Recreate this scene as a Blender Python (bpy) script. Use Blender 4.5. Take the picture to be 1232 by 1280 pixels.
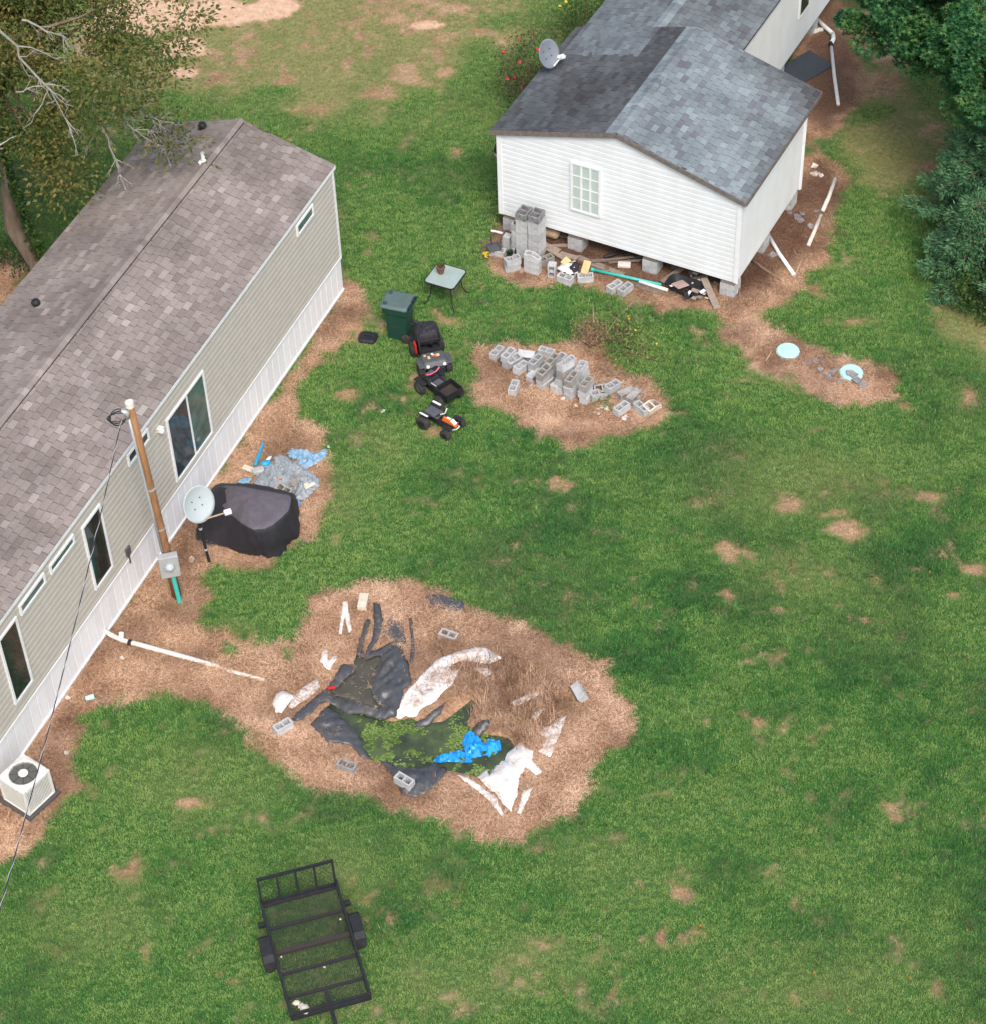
import bpy, bmesh, math, random
import numpy as np
from mathutils import Vector, Matrix, Euler, noise
from mathutils.geometry import delaunay_2d_cdt

random.seed(7); RNG = np.random.default_rng(11)
R = math.radians
scene = bpy.context.scene
for o in list(bpy.data.objects): bpy.data.objects.remove(o)
COL = scene.collection

# ------------------------------------------------------------------ camera
FPX, CX, CY = 2860.38, 616.0, 640.0
CAM = Vector((0.0, -35.6541, 36.8789))
RM = Matrix(((0.999225, -0.028292, -0.027352), (0.039351, 0.718388, 0.694529), (0.0, 0.695067, -0.718945)))
cd = bpy.data.cameras.new('camera'); cam = bpy.data.objects.new('camera', cd); COL.objects.link(cam)
cd.sensor_fit = 'VERTICAL'; cd.sensor_height = 24.0; cd.lens = FPX / 1280 * 24.0
cd.clip_end = 1000; cd.clip_start = 0.5
r_, u_, f_ = RM[0], RM[1], RM[2]
cam.matrix_world = Matrix(((r_[0], u_[0], -f_[0], CAM.x), (r_[1], u_[1], -f_[1], CAM.y), (r_[2], u_[2], -f_[2], CAM.z), (0, 0, 0, 1)))
scene.camera = cam
# ------------------------------------------------------------------ light
SUN_EL, SUN_AZ = 54, 169          # azimuth measured clockwise from +Y
w = bpy.data.worlds.new('World'); scene.world = w; w.use_nodes = True
nt = w.node_tree; nt.nodes.clear()
sky = nt.nodes.new('ShaderNodeTexSky'); sky.sky_type = 'NISHITA'; sky.sun_disc = False
sky.sun_elevation = R(SUN_EL); sky.sun_rotation = R(SUN_AZ); sky.air_density = 1.0; sky.dust_density = 3.5; sky.ozone_density = 1.0
bg = nt.nodes.new('ShaderNodeBackground'); bg.inputs[1].default_value = 0.15
wo = nt.nodes.new('ShaderNodeOutputWorld')
nt.links.new(sky.outputs[0], bg.inputs[0]); nt.links.new(bg.outputs[0], wo.inputs[0])
sl = bpy.data.lights.new('sun', 'SUN'); sl.energy = 1.5; sl.angle = R(20); sl.color = (1.0, 0.98, 0.95)
sun = bpy.data.objects.new('sun', sl); COL.objects.link(sun); sun.location = (0, -20, 40)
sd = Vector((math.sin(R(SUN_AZ)) * math.cos(R(SUN_EL)), math.cos(R(SUN_AZ)) * math.cos(R(SUN_EL)), math.sin(R(SUN_EL))))
sun.rotation_euler = sd.to_track_quat('Z', 'Y').to_euler()
scene.view_settings.view_transform = 'Standard'; scene.view_settings.look = 'None'
scene.view_settings.exposure = 0.72; scene.view_settings.gamma = 1; scene.view_settings.use_curve_mapping = False

# ------------------------------------------------------------------ survey: photo point -> ground point
def at(px, py, z=0.0):
    d = RM.transposed() @ Vector(((px - CX) / FPX, -(py - CY) / FPX, 1.0))
    return CAM + d * ((z - CAM.z) / d.z)
def topx(P):
    v = RM @ (Vector(P) - CAM)
    return CX + FPX * v.x / v.z, CY - FPX * v.y / v.z
def in_view(P, m=10):
    x, y = topx(P); return -m < x < 1232 + m and -m < y < 1280 + m

# ------------------------------------------------------------------ materials
def new_mat(name):
    m = bpy.data.materials.new(name); m.use_nodes = True
    nt = m.node_tree; b = nt.nodes['Principled BSDF']; return m, nt, b
def nd(nt, t, **k):
    n = nt.nodes.new(t)
    for a, v in k.items():
        if a.startswith('i_'):
            key = a[2:]; key = int(key) if key.isdigit() else key
            n.inputs[key].default_value = v
        else: setattr(n, a, v)
    return n
def ramp(nt, fac, stops, interp='LINEAR'):
    r = nt.nodes.new('ShaderNodeValToRGB'); cr = r.color_ramp; cr.interpolation = interp
    while len(cr.elements) < len(stops): cr.elements.new(0.5)
    for e, (p, c) in zip(cr.elements, stops): e.position = p; e.color = (*c, 1)
    nt.links.new(fac, r.inputs[0]); return r
def mixc(nt, fac, a, b, mode='MIX'):
    m = nt.nodes.new('ShaderNodeMix'); m.data_type = 'RGBA'; m.blend_type = mode
    for s, v in ((m.inputs[0], fac), (m.inputs[6], a), (m.inputs[7], b)):
        if hasattr(v, 'is_output'): nt.links.new(v, s)
        elif isinstance(v, (int, float)): s.default_value = v
        else: s.default_value = (*v, 1)
    return m.outputs[2]
def M(name, c1, c2=None, scale=8.0, rough=0.7, bump=0.0, bscale=None, metal=0.0, rnd=0.0, spec=0.4, stretch=None, world=False, detail=5):
    m, nt, b = new_mat(name)
    L = nt.links.new
    if world:
        g = nd(nt, 'ShaderNodeNewGeometry'); co = g.outputs['Position']
    else:
        t = nd(nt, 'ShaderNodeTexCoord'); co = t.outputs['Object']
    if stretch:
        mp = nd(nt, 'ShaderNodeMapping'); mp.inputs['Scale'].default_value = stretch; L(co, mp.inputs[0]); co = mp.outputs[0]
    n = nd(nt, 'ShaderNodeTexNoise', i_Scale=scale, i_Detail=detail, i_Roughness=0.6); L(co, n.inputs['Vector'])
    c2 = c2 or tuple(x * 0.8 for x in c1)
    rp = ramp(nt, n.outputs[0], [(0.3, c2), (0.7, c1)])
    out = rp.outputs[0]
    if rnd:
        oi = nd(nt, 'ShaderNodeObjectInfo')
        mr = nd(nt, 'ShaderNodeMapRange', i_3=1 - rnd, i_4=1 + rnd); L(oi.outputs['Random'], mr.inputs[0])
        out = mixc(nt, 1.0, out, mr.outputs[0], 'MULTIPLY')
    L(out, b.inputs['Base Color'])
    b.inputs['Roughness'].default_value = rough; b.inputs['Metallic'].default_value = metal
    b.inputs['Specular IOR Level'].default_value = spec
    if bump:
        n2 = nd(nt, 'ShaderNodeTexNoise', i_Scale=bscale or scale * 4, i_Detail=4); L(co, n2.inputs['Vector'])
        bp = nd(nt, 'ShaderNodeBump', i_Strength=bump, i_Distance=0.02); L(n2.outputs[0], bp.inputs['Height']); L(bp.outputs[0], b.inputs['Normal'])
    return m
def shingle_mat(name, stops, per_object, stain=None):
    m, nt, b = new_mat(name); L = nt.links.new
    if per_object: src = nd(nt, 'ShaderNodeObjectInfo').outputs['Random']
    else: src = nd(nt, 'ShaderNodeNewGeometry').outputs['Random Per Island']
    c = ramp(nt, src, stops).outputs[0]
    g = nd(nt, 'ShaderNodeNewGeometry')
    n = nd(nt, 'ShaderNodeTexNoise', i_Scale=60, i_Detail=3); L(g.outputs['Position'], n.inputs['Vector'])
    gr = ramp(nt, n.outputs[0], [(0.3, (0.8,) * 3), (0.7, (1.15,) * 3)])
    c = mixc(nt, 1.0, c, gr.outputs[0], 'MULTIPLY')
    n2 = nd(nt, 'ShaderNodeTexNoise', i_Scale=0.55, i_Detail=5, i_Roughness=0.65); L(g.outputs['Position'], n2.inputs['Vector'])
    st = ramp(nt, n2.outputs[0], [(0.38, (0.72,) * 3), (0.6, (1.0,) * 3)])
    c = mixc(nt, 1.0, c, st.outputs[0], 'MULTIPLY')
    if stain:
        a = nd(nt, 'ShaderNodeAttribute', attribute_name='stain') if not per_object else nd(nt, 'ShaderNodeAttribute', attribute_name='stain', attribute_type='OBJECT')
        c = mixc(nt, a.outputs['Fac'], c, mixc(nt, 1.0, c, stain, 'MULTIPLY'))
    L(c, b.inputs['Base Color']); b.inputs['Roughness'].default_value = 0.92; b.inputs['Specular IOR Level'].default_value = 0.2
    return m
def leaf_mat(name, stops, rough=0.55, trans=0.25):
    m, nt, b = new_mat(name); L = nt.links.new
    g = nd(nt, 'ShaderNodeNewGeometry')
    n = nd(nt, 'ShaderNodeTexNoise', i_Scale=0.9, i_Detail=3); L(g.outputs['Position'], n.inputs['Vector'])
    ad = nd(nt, 'ShaderNodeMath', operation='MULTIPLY_ADD', i_1=0.55, i_2=-0.1); L(g.outputs['Random Per Island'], ad.inputs[0])
    ad2 = nd(nt, 'ShaderNodeMath', operation='MULTIPLY_ADD', i_1=0.75); L(n.outputs[0], ad2.inputs[0]); L(ad.outputs[0], ad2.inputs[2])
    c = ramp(nt, ad2.outputs[0], stops).outputs[0]
    L(c, b.inputs['Base Color']); b.inputs['Roughness'].default_value = rough; b.inputs['Specular IOR Level'].default_value = 0.12
    tr = nd(nt, 'ShaderNodeBsdfTranslucent'); L(c, tr.inputs[0])
    ms = nd(nt, 'ShaderNodeMixShader', i_0=trans); L(b.outputs[0], ms.inputs[1]); L(tr.outputs[0], ms.inputs[2])
    L(ms.outputs[0], nt.nodes['Material Output'].inputs[0])
    return m

MT = dict(
    siding_beige=M('siding_beige', (.475, .44, .38), (.435, .40, .34), 3, .55),
    skirting=M('skirting_vinyl', (.79, .785, .775), (.72, .71, .695), 2.5, .5, rnd=.05),
    trim=M('white_trim', (.80, .80, .79), (.70, .70, .69), 4, .5),
    glass=M('dark_glass', (.012, .016, .016), (.02, .03, .028), 3, .06, spec=.6),
    glass_green=M('green_glass', (.10, .17, .15), (.04, .075, .065), 3, .08, spec=.6),
    glass_grey=M('grey_glass', (.045, .055, .06), (.015, .02, .022), 5, .08, spec=.6, stretch=(6, 6, .4)),
    blind=M('pane_blind', (.50, .57, .52), (.44, .51, .47), 4, .15),
    roofdeck=M('roof_deck', (.06, .055, .05), None, 4, .9),
    black=M('black_plastic', (.014, .015, .017), (.024, .024, .026), 6, .5, spec=.25),
    rubber=M('rubber', (.025, .024, .023), (.05, .045, .04), 9, .85, bump=.3),
    grey_plastic=M('grey_plastic', (.095, .098, .105), (.065, .066, .07), 5, .5),
    bin=M('green_bin', (.012, .045, .032), (.018, .058, .042), 6, .42, bump=.1),
    binlid=M('bin_lid', (.095, .135, .125), (.07, .105, .098), 6, .5, bump=.1),
    concrete=M('block_concrete', (.52, .52, .51), (.36, .36, .355), 7, .92, bump=.5, bscale=60, rnd=.13),
    concrete_old=M('block_weathered', (.40, .37, .33), (.22, .205, .19), 6, .95, bump=.5, bscale=60, rnd=.15),
    concrete_dark=M('block_sooty', (.36, .36, .355), (.10, .10, .10), 6, .95, bump=.5, bscale=60),
    siding_white=M('siding_white', (.74, .76, .765), (.67, .68, .665), 2.2, .5, stretch=(1, 1, .45), detail=8),
    fascia=M('weathered_fascia', (.20, .165, .145), (.11, .09, .08), 9, .9, bump=.4),
    wood_grey=M('grey_wood', (.33, .26, .21), (.17, .13, .10), 7, .9, bump=.4, rnd=.3, stretch=(1, 9, 9)),
    wood_pole=M('pole_wood', (.40, .20, .085), (.17, .085, .04), 5, .85, bump=.5, stretch=(9, 9, .8)),
    metal=M('galvanised', (.48, .50, .50), (.38, .40, .40), 6, .45, metal=.3),
    dish=M('dish_grey', (.42, .47, .47), (.38, .43, .43), 4, .5),
    dish_dark=M('dish_slate', (.20, .225, .25), (.16, .18, .20), 4, .45),
    white=M('white_plastic', (.80, .80, .78), (.66, .64, .60), 6, .45),
    pvc=M('soiled_pvc', (.78, .74, .69), (.52, .43, .34), 7, .5),
    teal=M('teal_pipe', (.05, .50, .40), (.04, .40, .33), 6, .45),
    mint=M('mint_cover', (.46, .72, .67), (.38, .62, .58), 6, .55, bump=.1),
    cover_top=M('cover_top_grey', (.115, .103, .118), (.085, .076, .088), 7, .7, bump=.2, bscale=14, spec=.3),
    cover=M('cover_fabric', (.026, .0235, .029), (.018, .016, .020), 9, .68, bump=.25, bscale=14, spec=.35),
    tarp_grey=M('grey_tarp', (.30, .33, .35), (.20, .222, .24), 4, .42, world=True),
    tarp_blue=M('blue_tarp', (.012, .22, .62), (.02, .32, .75), 6, .35, world=True),
    tarp_faded=M('faded_blue_tarp', (.36, .40, .40), (.04, .25, .46), 11, .5, world=True),
    bat=M('blue_plastic', (.02, .32, .52), (.02, .27, .46), 6, .4),
    liner=M('pond_liner', (.045, .048, .054), (.08, .078, .074), 2.2, .42, bump=.4, bscale=14, spec=.6, world=True),
    sheet_white=M('white_sheeting', (.80, .785, .77), (.58, .50, .42), 4.5, .6, bump=.2, bscale=22, world=True),
    hvac=M('hvac_casing', (.68, .67, .62), (.60, .585, .53), 4, .45),
    hvac_dark=M('hvac_grille', (.17, .17, .155), None, 4, .6),
    hvac_pad=M('hvac_pad', (.075, .07, .068), None, 7, .8, bump=.3),
    steel=M('black_steel', (.016, .018, .022), (.030, .029, .029), 10, .6, bump=.1, spec=.2),
    mesh_steel=M('mesh_steel', (.075, .06, .05), (.045, .04, .037), 8, .7),
    rust=M('rusty_steel', (.055, .036, .028), (.03, .026, .024), 8, .8, bump=.2),
    stone=M('pale_stone', (.66, .60, .48), (.5, .43, .33), 8, .9, bump=.3),
    tabletop=M('frosted_glass', (.33, .40, .36), (.26, .325, .285), 3, .18, spec=.6),
    clay=M('clay_pot', (.17, .085, .06), (.12, .06, .04), 8, .8),
    red=M('red_plastic', (.52, .02, .02), None, 6, .4),
    orange=M('orange_plastic', (.75, .14, .02), None, 6, .4),
    pink=M('pink_plastic', (.70, .12, .18), None, 6, .4),
    yellow=M('yellow_petal', (.70, .50, .03), None, 6, .6),
    cream=M('cream_foam', (.66, .47, .23), (.55, .36, .17), 8, .8, bump=.2),
    brick=M('old_brick', (.40, .23, .16), (.28, .16, .11), 8, .9, bump=.3),
    skin=M('skin', (.48, .27, .19), None, 6, .6),
    hair=M('hair', (.03, .02, .014), None, 20, .7),
    shirt=M('dark_shirt', (.02, .021, .026), None, 8, .9),
    jeans=M('dark_trousers', (.055, .06, .075), None, 8, .9),
    bark=M('bark', (.24, .17, .12), (.10, .07, .05), 7, .95, bump=.8, bscale=18, stretch=(1, 1, .25)),
    dead=M('dead_branch', (.36, .33, .29), (.22, .195, .165), 9, .9),
    dead_dark=M('dead_stem', (.24, .15, .10), (.15, .09, .06), 9, .9),
    wire=M('black_wire', (.03, .03, .034), None, 9, .5),
    wire_grey=M('aluminium_wire', (.42, .42, .44), None, 9, .4),
    rubble=M('grey_rubble', (.30, .285, .275), (.18, .17, .165), 8, .9, rnd=.2),
    chalk=M('white_scrap', (.74, .69, .63), (.55, .47, .40), 9, .8),
    ply=M('plywood', (.46, .33, .21), (.33, .23, .15), 7, .85),
    board_pink=M('faded_board', (.42, .30, .27), (.33, .22, .19), 7, .85),
    slate=M('slate_sheet', (.06, .07, .08), None, 7, .6),
)
TSH = [(0, (.212, .173, .150)), (.25, (.243, .202, .177)), (.7, (.266, .224, .197)), (.92, (.296, .252, .224)), (1, (.355, .308, .276))]
HSH = [(0, (.165, .17, .19)), (.15, (.195, .215, .23)), (.4, (.215, .25, .26)), (.75, (.235, .275, .285)), (1, (.275, .32, .325))]
MT['tsh_o'] = shingle_mat('brown_shingle', TSH, True); MT['tsh_i'] = shingle_mat('brown_shingle_mass', TSH, False)
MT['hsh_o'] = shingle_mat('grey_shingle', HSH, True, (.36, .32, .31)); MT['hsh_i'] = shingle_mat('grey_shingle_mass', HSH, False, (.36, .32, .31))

# ------------------------------------------------------------------ mesh helpers
class MB:
    def __init__(s): s.v = []; s.f = []
    def add(s, vs, fs):
        n = len(s.v); s.v += [tuple(v) for v in vs]; s.f += [tuple(i + n for i in f) for f in fs]; return s
    def box(s, c, d, rot=None):
        c = Vector(c); h = Vector(d) / 2; vs = []
        E = Euler(rot).to_matrix() if rot is not None and not isinstance(rot, Matrix) else rot
        for x in (-1, 1):
            for y in (-1, 1):
                for z in (-1, 1):
                    p = Vector((x * h.x, y * h.y, z * h.z)); vs.append(c + (E @ p if E else p))
        return s.add(vs, [(0, 1, 3, 2), (4, 6, 7, 5), (0, 4, 5, 1), (2, 3, 7, 6), (0, 2, 6, 4), (1, 5, 7, 3)])
    def bar(s, a, b, wd, th, up=(0, 0, 1)):
        a, b = Vector(a), Vector(b); d = b - a; l = d.length; x = d / l
        up = Vector(up); 
        if abs(x.dot(up)) > .98: up = Vector((1, 0, 0))
        y = up.cross(x).normalized(); z = x.cross(y)
        Rm = Matrix((x, y, z)).transposed()
        return s.box((a + b) / 2, (l, wd, th), Rm)
    def tube(s, pts, r, n=8, cap=True):
        pts = [Vector(p) for p in pts]; k = len(pts)
        rs = r if isinstance(r, (list, tuple)) else [r] * k
        base = len(s.v); prev = None; vs = []
        for i, p in enumerate(pts):
            t = (pts[min(i + 1, k - 1)] - pts[max(i - 1, 0)]).normalized()
            if prev is None:
                a = Vector((0, 0, 1)) if abs(t.z) < .9 else Vector((1, 0, 0)); prev = t.cross(a).normalized()
            prev = (prev - t * prev.dot(t)).normalized(); b = t.cross(prev)
            for j in range(n):
                q = 2 * math.pi * j / n; vs.append(p + (prev * math.cos(q) + b * math.sin(q)) * rs[i])
        fs = [(i * n + j, i * n + (j + 1) % n, (i + 1) * n + (j + 1) % n, (i + 1) * n + j) for i in range(k - 1) for j in range(n)]
        if cap: fs += [tuple(range(n - 1, -1, -1)), tuple(range((k - 1) * n, k * n))]
        return s.add(vs, fs)
    def lathe(s, prof, n=20, loc=(0, 0, 0), rot=None, cap=True):
        E = Euler(rot).to_matrix() if rot is not None and not isinstance(rot, Matrix) else rot
        vs = []; L = Vector(loc)
        for (r, z) in prof:
            for j in range(n):
                q = 2 * math.pi * j / n; p = Vector((r * math.cos(q), r * math.sin(q), z)); vs.append(L + (E @ p if E else p))
        k = len(prof)
        fs = [(i * n + j, i * n + (j + 1) % n, (i + 1) * n + (j + 1) % n, (i + 1) * n + j) for i in range(k - 1) for j in range(n)]
        if cap: fs += [tuple(range(n - 1, -1, -1)), tuple(range((k - 1) * n, k * n))]
        return s.add(vs, fs)
    def prism(s, outline, z0, z1):
        n = len(outline)
        vs = [(x, y, z0) for x, y in outline] + [(x, y, z1) for x, y in outline]
        return s.add(vs, [tuple(range(n - 1, -1, -1)), tuple(range(n, 2 * n))] + [(i, (i + 1) % n, n + (i + 1) % n, n + i) for i in range(n)])
    def mesh(s, name, mat, smooth=False):
        me = bpy.data.meshes.new(name); me.from_pydata(s.v, [], s.f); me.update()
        for m in (mat if isinstance(mat, list) else [mat]): me.materials.append(m)
        if smooth: me.polygons.foreach_set('use_smooth', [True] * len(me.polygons))
        return me
def fast_mesh(name, V, F, mat, smooth=False):
    V = np.asarray(V, np.float32); F = np.asarray(F, np.int32); k = F.shape[1]
    me = bpy.data.meshes.new(name)
    me.vertices.add(len(V)); me.vertices.foreach_set('co', V.ravel())
    me.loops.add(F.size); me.loops.foreach_set('vertex_index', F.ravel())
    me.polygons.add(len(F)); me.polygons.foreach_set('loop_start', np.arange(0, F.size, k, dtype=np.int32))
    if smooth: me.polygons.foreach_set('use_smooth', [True] * len(F))
    me.update(calc_edges=True); me.materials.append(mat); return me
def link(name, me, parent=None, loc=None, rot=None, kind=None):
    o = bpy.data.objects.new(name, me); COL.objects.link(o)
    if parent is not None: o.parent = parent
    if loc is not None: o.location = loc
    if rot is not None: o.rotation_euler = rot
    if kind: o['kind'] = kind
    return o
def obj(name, mb, mat, parent=None, loc=None, rot=None, smooth=False, bevel=0, kind=None):
    if isinstance(mat, str): mat = MT[mat]
    o = link(name, mb.mesh(name, mat, smooth), parent, loc, rot, kind)
    if bevel:
        b = o.modifiers.new('b', 'BEVEL'); b.width = bevel; b.segments = 2; b.limit_method = 'ANGLE'
    return o
def thing(name, label, cat, loc=(0, 0, 0), rz=0, group=None):
    o = bpy.data.objects.new(name, None); COL.objects.link(o); o.location = loc
    o.rotation_euler = rz if isinstance(rz, (tuple, Euler)) else (0, 0, rz)
    return tag(o, label, cat, group)
def tag(o, label, cat, group=None):
    o['label'] = label; o['category'] = cat
    if group: o['group'] = group
    return o

# ------------------------------------------------------------------ ground masks
def lattice(seed, n=256): return np.random.default_rng(seed).random((n, n))
_LAT = [lattice(100 + i) for i in range(8)]
def vnoise(x, y, k):
    L = _LAT[k % 8]; n = L.shape[0]
    xi = np.floor(x).astype(int); yi = np.floor(y).astype(int); fx = x - xi; fy = y - yi
    fx = fx * fx * (3 - 2 * fx); fy = fy * fy * (3 - 2 * fy)
    g = lambda a, b: L[(a + 37 * k) % n, b % n]
    return (g(xi, yi) * (1 - fx) + g(xi + 1, yi) * fx) * (1 - fy) + (g(xi, yi + 1) * (1 - fx) + g(xi + 1, yi + 1) * fx) * fy
def fbm(x, y, s, k=0, oct=4):
    t = 0; a = .5; n = 0
    for i in range(oct): t = t + a * vnoise(x * s * 2 ** i + 50, y * s * 2 ** i + 50, k + i); n += a; a *= .55
    return t / n
def poly_w(px): return np.array([at(x, y)[:2] for x, y in px])
def sdist(X, Y, P):
    """signed distance to polygon P, positive inside"""
    d = np.full(X.shape, 1e9); ins = np.zeros(X.shape, bool); n = len(P)
    for i in range(n):
        ax, ay = P[i]; bx, by = P[(i + 1) % n]; ex, ey = bx - ax, by - ay
        t = np.clip(((X - ax) * ex + (Y - ay) * ey) / (ex * ex + ey * ey + 1e-12), 0, 1)
        d = np.minimum(d, (X - ax - t * ex) ** 2 + (Y - ay - t * ey) ** 2)
        c = ((ay > Y) != (by > Y)) & (X < (bx - ax) * (Y - ay) / (by - ay + 1e-12) + ax); ins ^= c
    d = np.sqrt(d); return np.where(ins, d, -d)
BARE = [
    [(385,738),(440,728),(520,733),(560,742),(600,758),(660,783),(720,818),(762,845),(792,880),(786,920),(755,948),(738,985),(715,1012),(680,1035),(640,1047),(600,1045),(560,1032),(520,1022),(470,1012),(440,1000),(400,985),(350,960),(320,935),(302,905),(285,880),(300,840),(370,800),(372,765)],
    [(428,355),(450,350),(460,378),(425,430),(380,480),(372,515),(400,545),(412,590),(400,655),(370,690),(330,708),(265,705),(235,725),(268,745),(255,780),(290,803),(375,805),(340,880),(285,882),(215,868),(150,872),(110,890),(100,940),(95,985),(60,1035),(25,1062),(-30,1090),(-80,1040),(100,820),(200,690),(300,560)],
    [(595,440),(640,428),(690,432),(730,430),(780,460),(820,476),(843,500),(836,525),(800,540),(770,545),(730,562),(708,562),(696,545),(640,520),(610,500),(592,470)],
    [(598,312),(620,280),(760,200),(900,190),(960,230),(1000,200),(1018,178),(1042,190),(1060,225),(1050,270),(1032,318),(1003,360),(968,385),(958,402),(1000,428),(1040,440),(1092,455),(1123,472),(1120,496),(1085,515),(1040,505),(985,480),(940,452),(905,420),(893,390),(830,385),(780,380),(720,356),(650,353),(612,338)],
    [(990,40),(1020,0),(1050,5),(1075,60),(1072,130),(1050,148),(1035,170),(1010,180),(985,160)],
    [(-60,300),(10,310),(40,330),(10,385),(-60,430)],
]
SPOTS = [(918,690,32,13),(985,625,22,14),(912,742,9,12),(968,762,22,6),(1065,665,26,14),(1168,618,24,10),(1222,712,16,14),(978,824,14,11),(938,832,16,5),(880,903,10,11),(952,905,20,15),(1040,753,9,5),(1195,748,8,7),(1203,490,20,14),(570,189,15,7),(712,612,12,7),(830,1170,8,22),(858,1125,15,14),(870,1176,10,6),(1122,1018,20,12),(160,1088,28,15),(182,1195,9,26),(285,1222,14,9),(455,1112,20,12),(505,1140,9,5),(452,318,9,6),(437,492,22,11),(560,400,25,10),(455,420,12,22),(525,470,16,30),(540,540,25,12),(1060,400,30,10),(1018,372,14,8),(1130,510,14,8),(795,710,7,4),(1222,430,10,20),(400,1215,12,6),(470,600,8,5),(665,1010,10,8),(985,965,8,6),(1050,640,16,8),(1190,690,9,6),(250,1005,22,9),(350,990,9,6),(745,1175,8,5),(690,1135,7,5),(940,1250,14,10),(985,1245,12,8),(1170,1240,10,14),(600,1160,16,6),(775,1235,9,7),(1095,775,6,5),(700,600,9,6),(380,16,16,8),(270,100,30,9),(390,55,24,9),(455,45,22,10),(600,40,30,6),(480,120,30,12),(400,130,30,10),(350,105,26,9),(560,90,14,9),(1160,160,20,10),(1100,110,40,25),(1150,210,30,15),(1110,70,25,20)]
DIRT = [(250,18,80,20),(180,20,60,30),(340,10,40,16),(230,60,35,16),(537,31,22,5),(540,-30,70,14),(230,90,18,8)]
DRY = [[(150,-60),(720,-60),(640,20),(560,90),(470,150),(400,130),(300,118),(215,112),(150,120),(60,60)],
       [(1075,80),(1150,60),(1190,150),(1180,260),(1120,240),(1075,200)], [(1190,380),(1240,380),(1240,450),(1205,420)]]
PALE = [(230,980,110,60),(120,1150,90,60),(560,1230,150,60),(1000,600,180,60),(760,1100,100,60),(1000,1240,160,60),(420,620,60,60),(1000,720,90,40),(420,1090,60,40),(640,1200,120,50),(300,790,40,25),(480,560,40,40)]
LUSH = [(800,820,80,90),(850,740,110,45),(940,760,60,25),(700,660,90,50),(1130,700,70,40),(1050,860,140,50),(1130,950,120,90),(620,530,60,30),(480,1010,120,35),(700,500,200,25),(330,215,120,30),(520,180,120,40),(700,1130,80,40),(1200,1080,80,70),(830,950,80,60),(860,590,90,40)]
BASIN_PX = [(400,880),(418,862),(455,884),(492,893),(515,887),(530,896),(552,893),(578,872),(590,858),(604,876),(592,900),(606,908),(640,914),(652,930),(645,955),(600,975),(556,966),(524,970),(490,962),(450,948),(430,918)]
BASIN = poly_w(BASIN_PX)
def ell(X, Y, L, soft=1.0):
    m = np.zeros_like(X)
    for (px, py, rx, ry) in L:
        c = at(px, py); ax = (at(px + rx, py) - c).length; ay = (at(px, py + ry) - c).length
        q = np.sqrt(((X - c.x) / ax) ** 2 + ((Y - c.y) / ay) ** 2)
        m = np.maximum(m, np.clip((1.25 - q) / soft, 0, 1))
    return m
def sm(x, a, b): t = np.clip((x - a) / (b - a), 0, 1); return t * t * (3 - 2 * t)
def masks(X, Y):
    n1 = fbm(X, Y, 1.1, 0) - .5; n2 = fbm(X, Y, 4.0, 2) - .5; n3 = fbm(X, Y, .25, 4) - .5; n4 = fbm(X, Y, .7, 1) - .5
    big = np.full(X.shape, -9.0)
    for P in BARE: big = np.maximum(big, sdist(X, Y, poly_w(P)))
    bare = sm(big + .9 * n1 + .5 * n2, -.12, .16)
    sp = ell(X + .9 * n1 + .5 * n2, Y + .9 * n4 - .5 * n2, SPOTS, 1.0); bare2 = sm(sp + 1.8 * n2 + 1.0 * n1, .22, 1.0) * .85
    rs = sm(n2 * 1.3 + n4 * 1.5, .44, .66) * .45
    dirt = np.maximum(sm(ell(X, Y, DIRT, .6) + 1.3 * n1 + .8 * n2, .35, .8), sm(ell(X, Y, [(1020, 468, 95, 30), (935, 412, 40, 34), (815, 520, 30, 14), (700, 530, 40, 14)], .8) + 1.6 * n1 + 1.2 * n2, .2, 1.0) * .6)
    dry = np.zeros_like(X)
    for P in DRY: dry = np.maximum(dry, sm(sdist(X, Y, poly_w(P)) + 2.6 * n4 + 1.2 * n1, -.6, 1.0))
    tp = sm(Y + 6 * n3, 8, 14) * .5
    dryp = np.clip(dry * (.72 + 1.6 * np.clip(n4 + .15, 0, .5)) + tp * (.3 + n1) + .8 * ell(X, Y, PALE, 1.6) * (.48 + n1) + .45 * sp + .5 * np.clip(n3 + .6 * n4, -.1, 1), 0, 1)
    bare_top = sm(dry * .5 + n1 * 1.3 + n2 * .9, .52, .8) * .75
    n8 = fbm(X, Y, 9.0, 6, 2) - .5
    lush = np.clip(.36 + 1.2 * n3 + 1.4 * n4 + 1.1 * n1 + .55 * n2 + .5 * n8 + .5 * ell(X, Y, LUSH, 1.3) - .25 * ell(X, Y, PALE, 1.5) - .6 * dryp, 0, 1)
    b = np.maximum.reduce([bare, bare2, rs, bare_top, dirt])
    return b, dirt, dryp, lush, bare
def gz_np(X, Y):
    d = sdist(X, Y, BASIN)
    return -np.clip((d + .05) * .5, 0, .32) + .05 * (fbm(X, Y, .12, 3) - .5)
def gz(x, y): return float(gz_np(np.array([x]), np.array([y]))[0])

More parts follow.
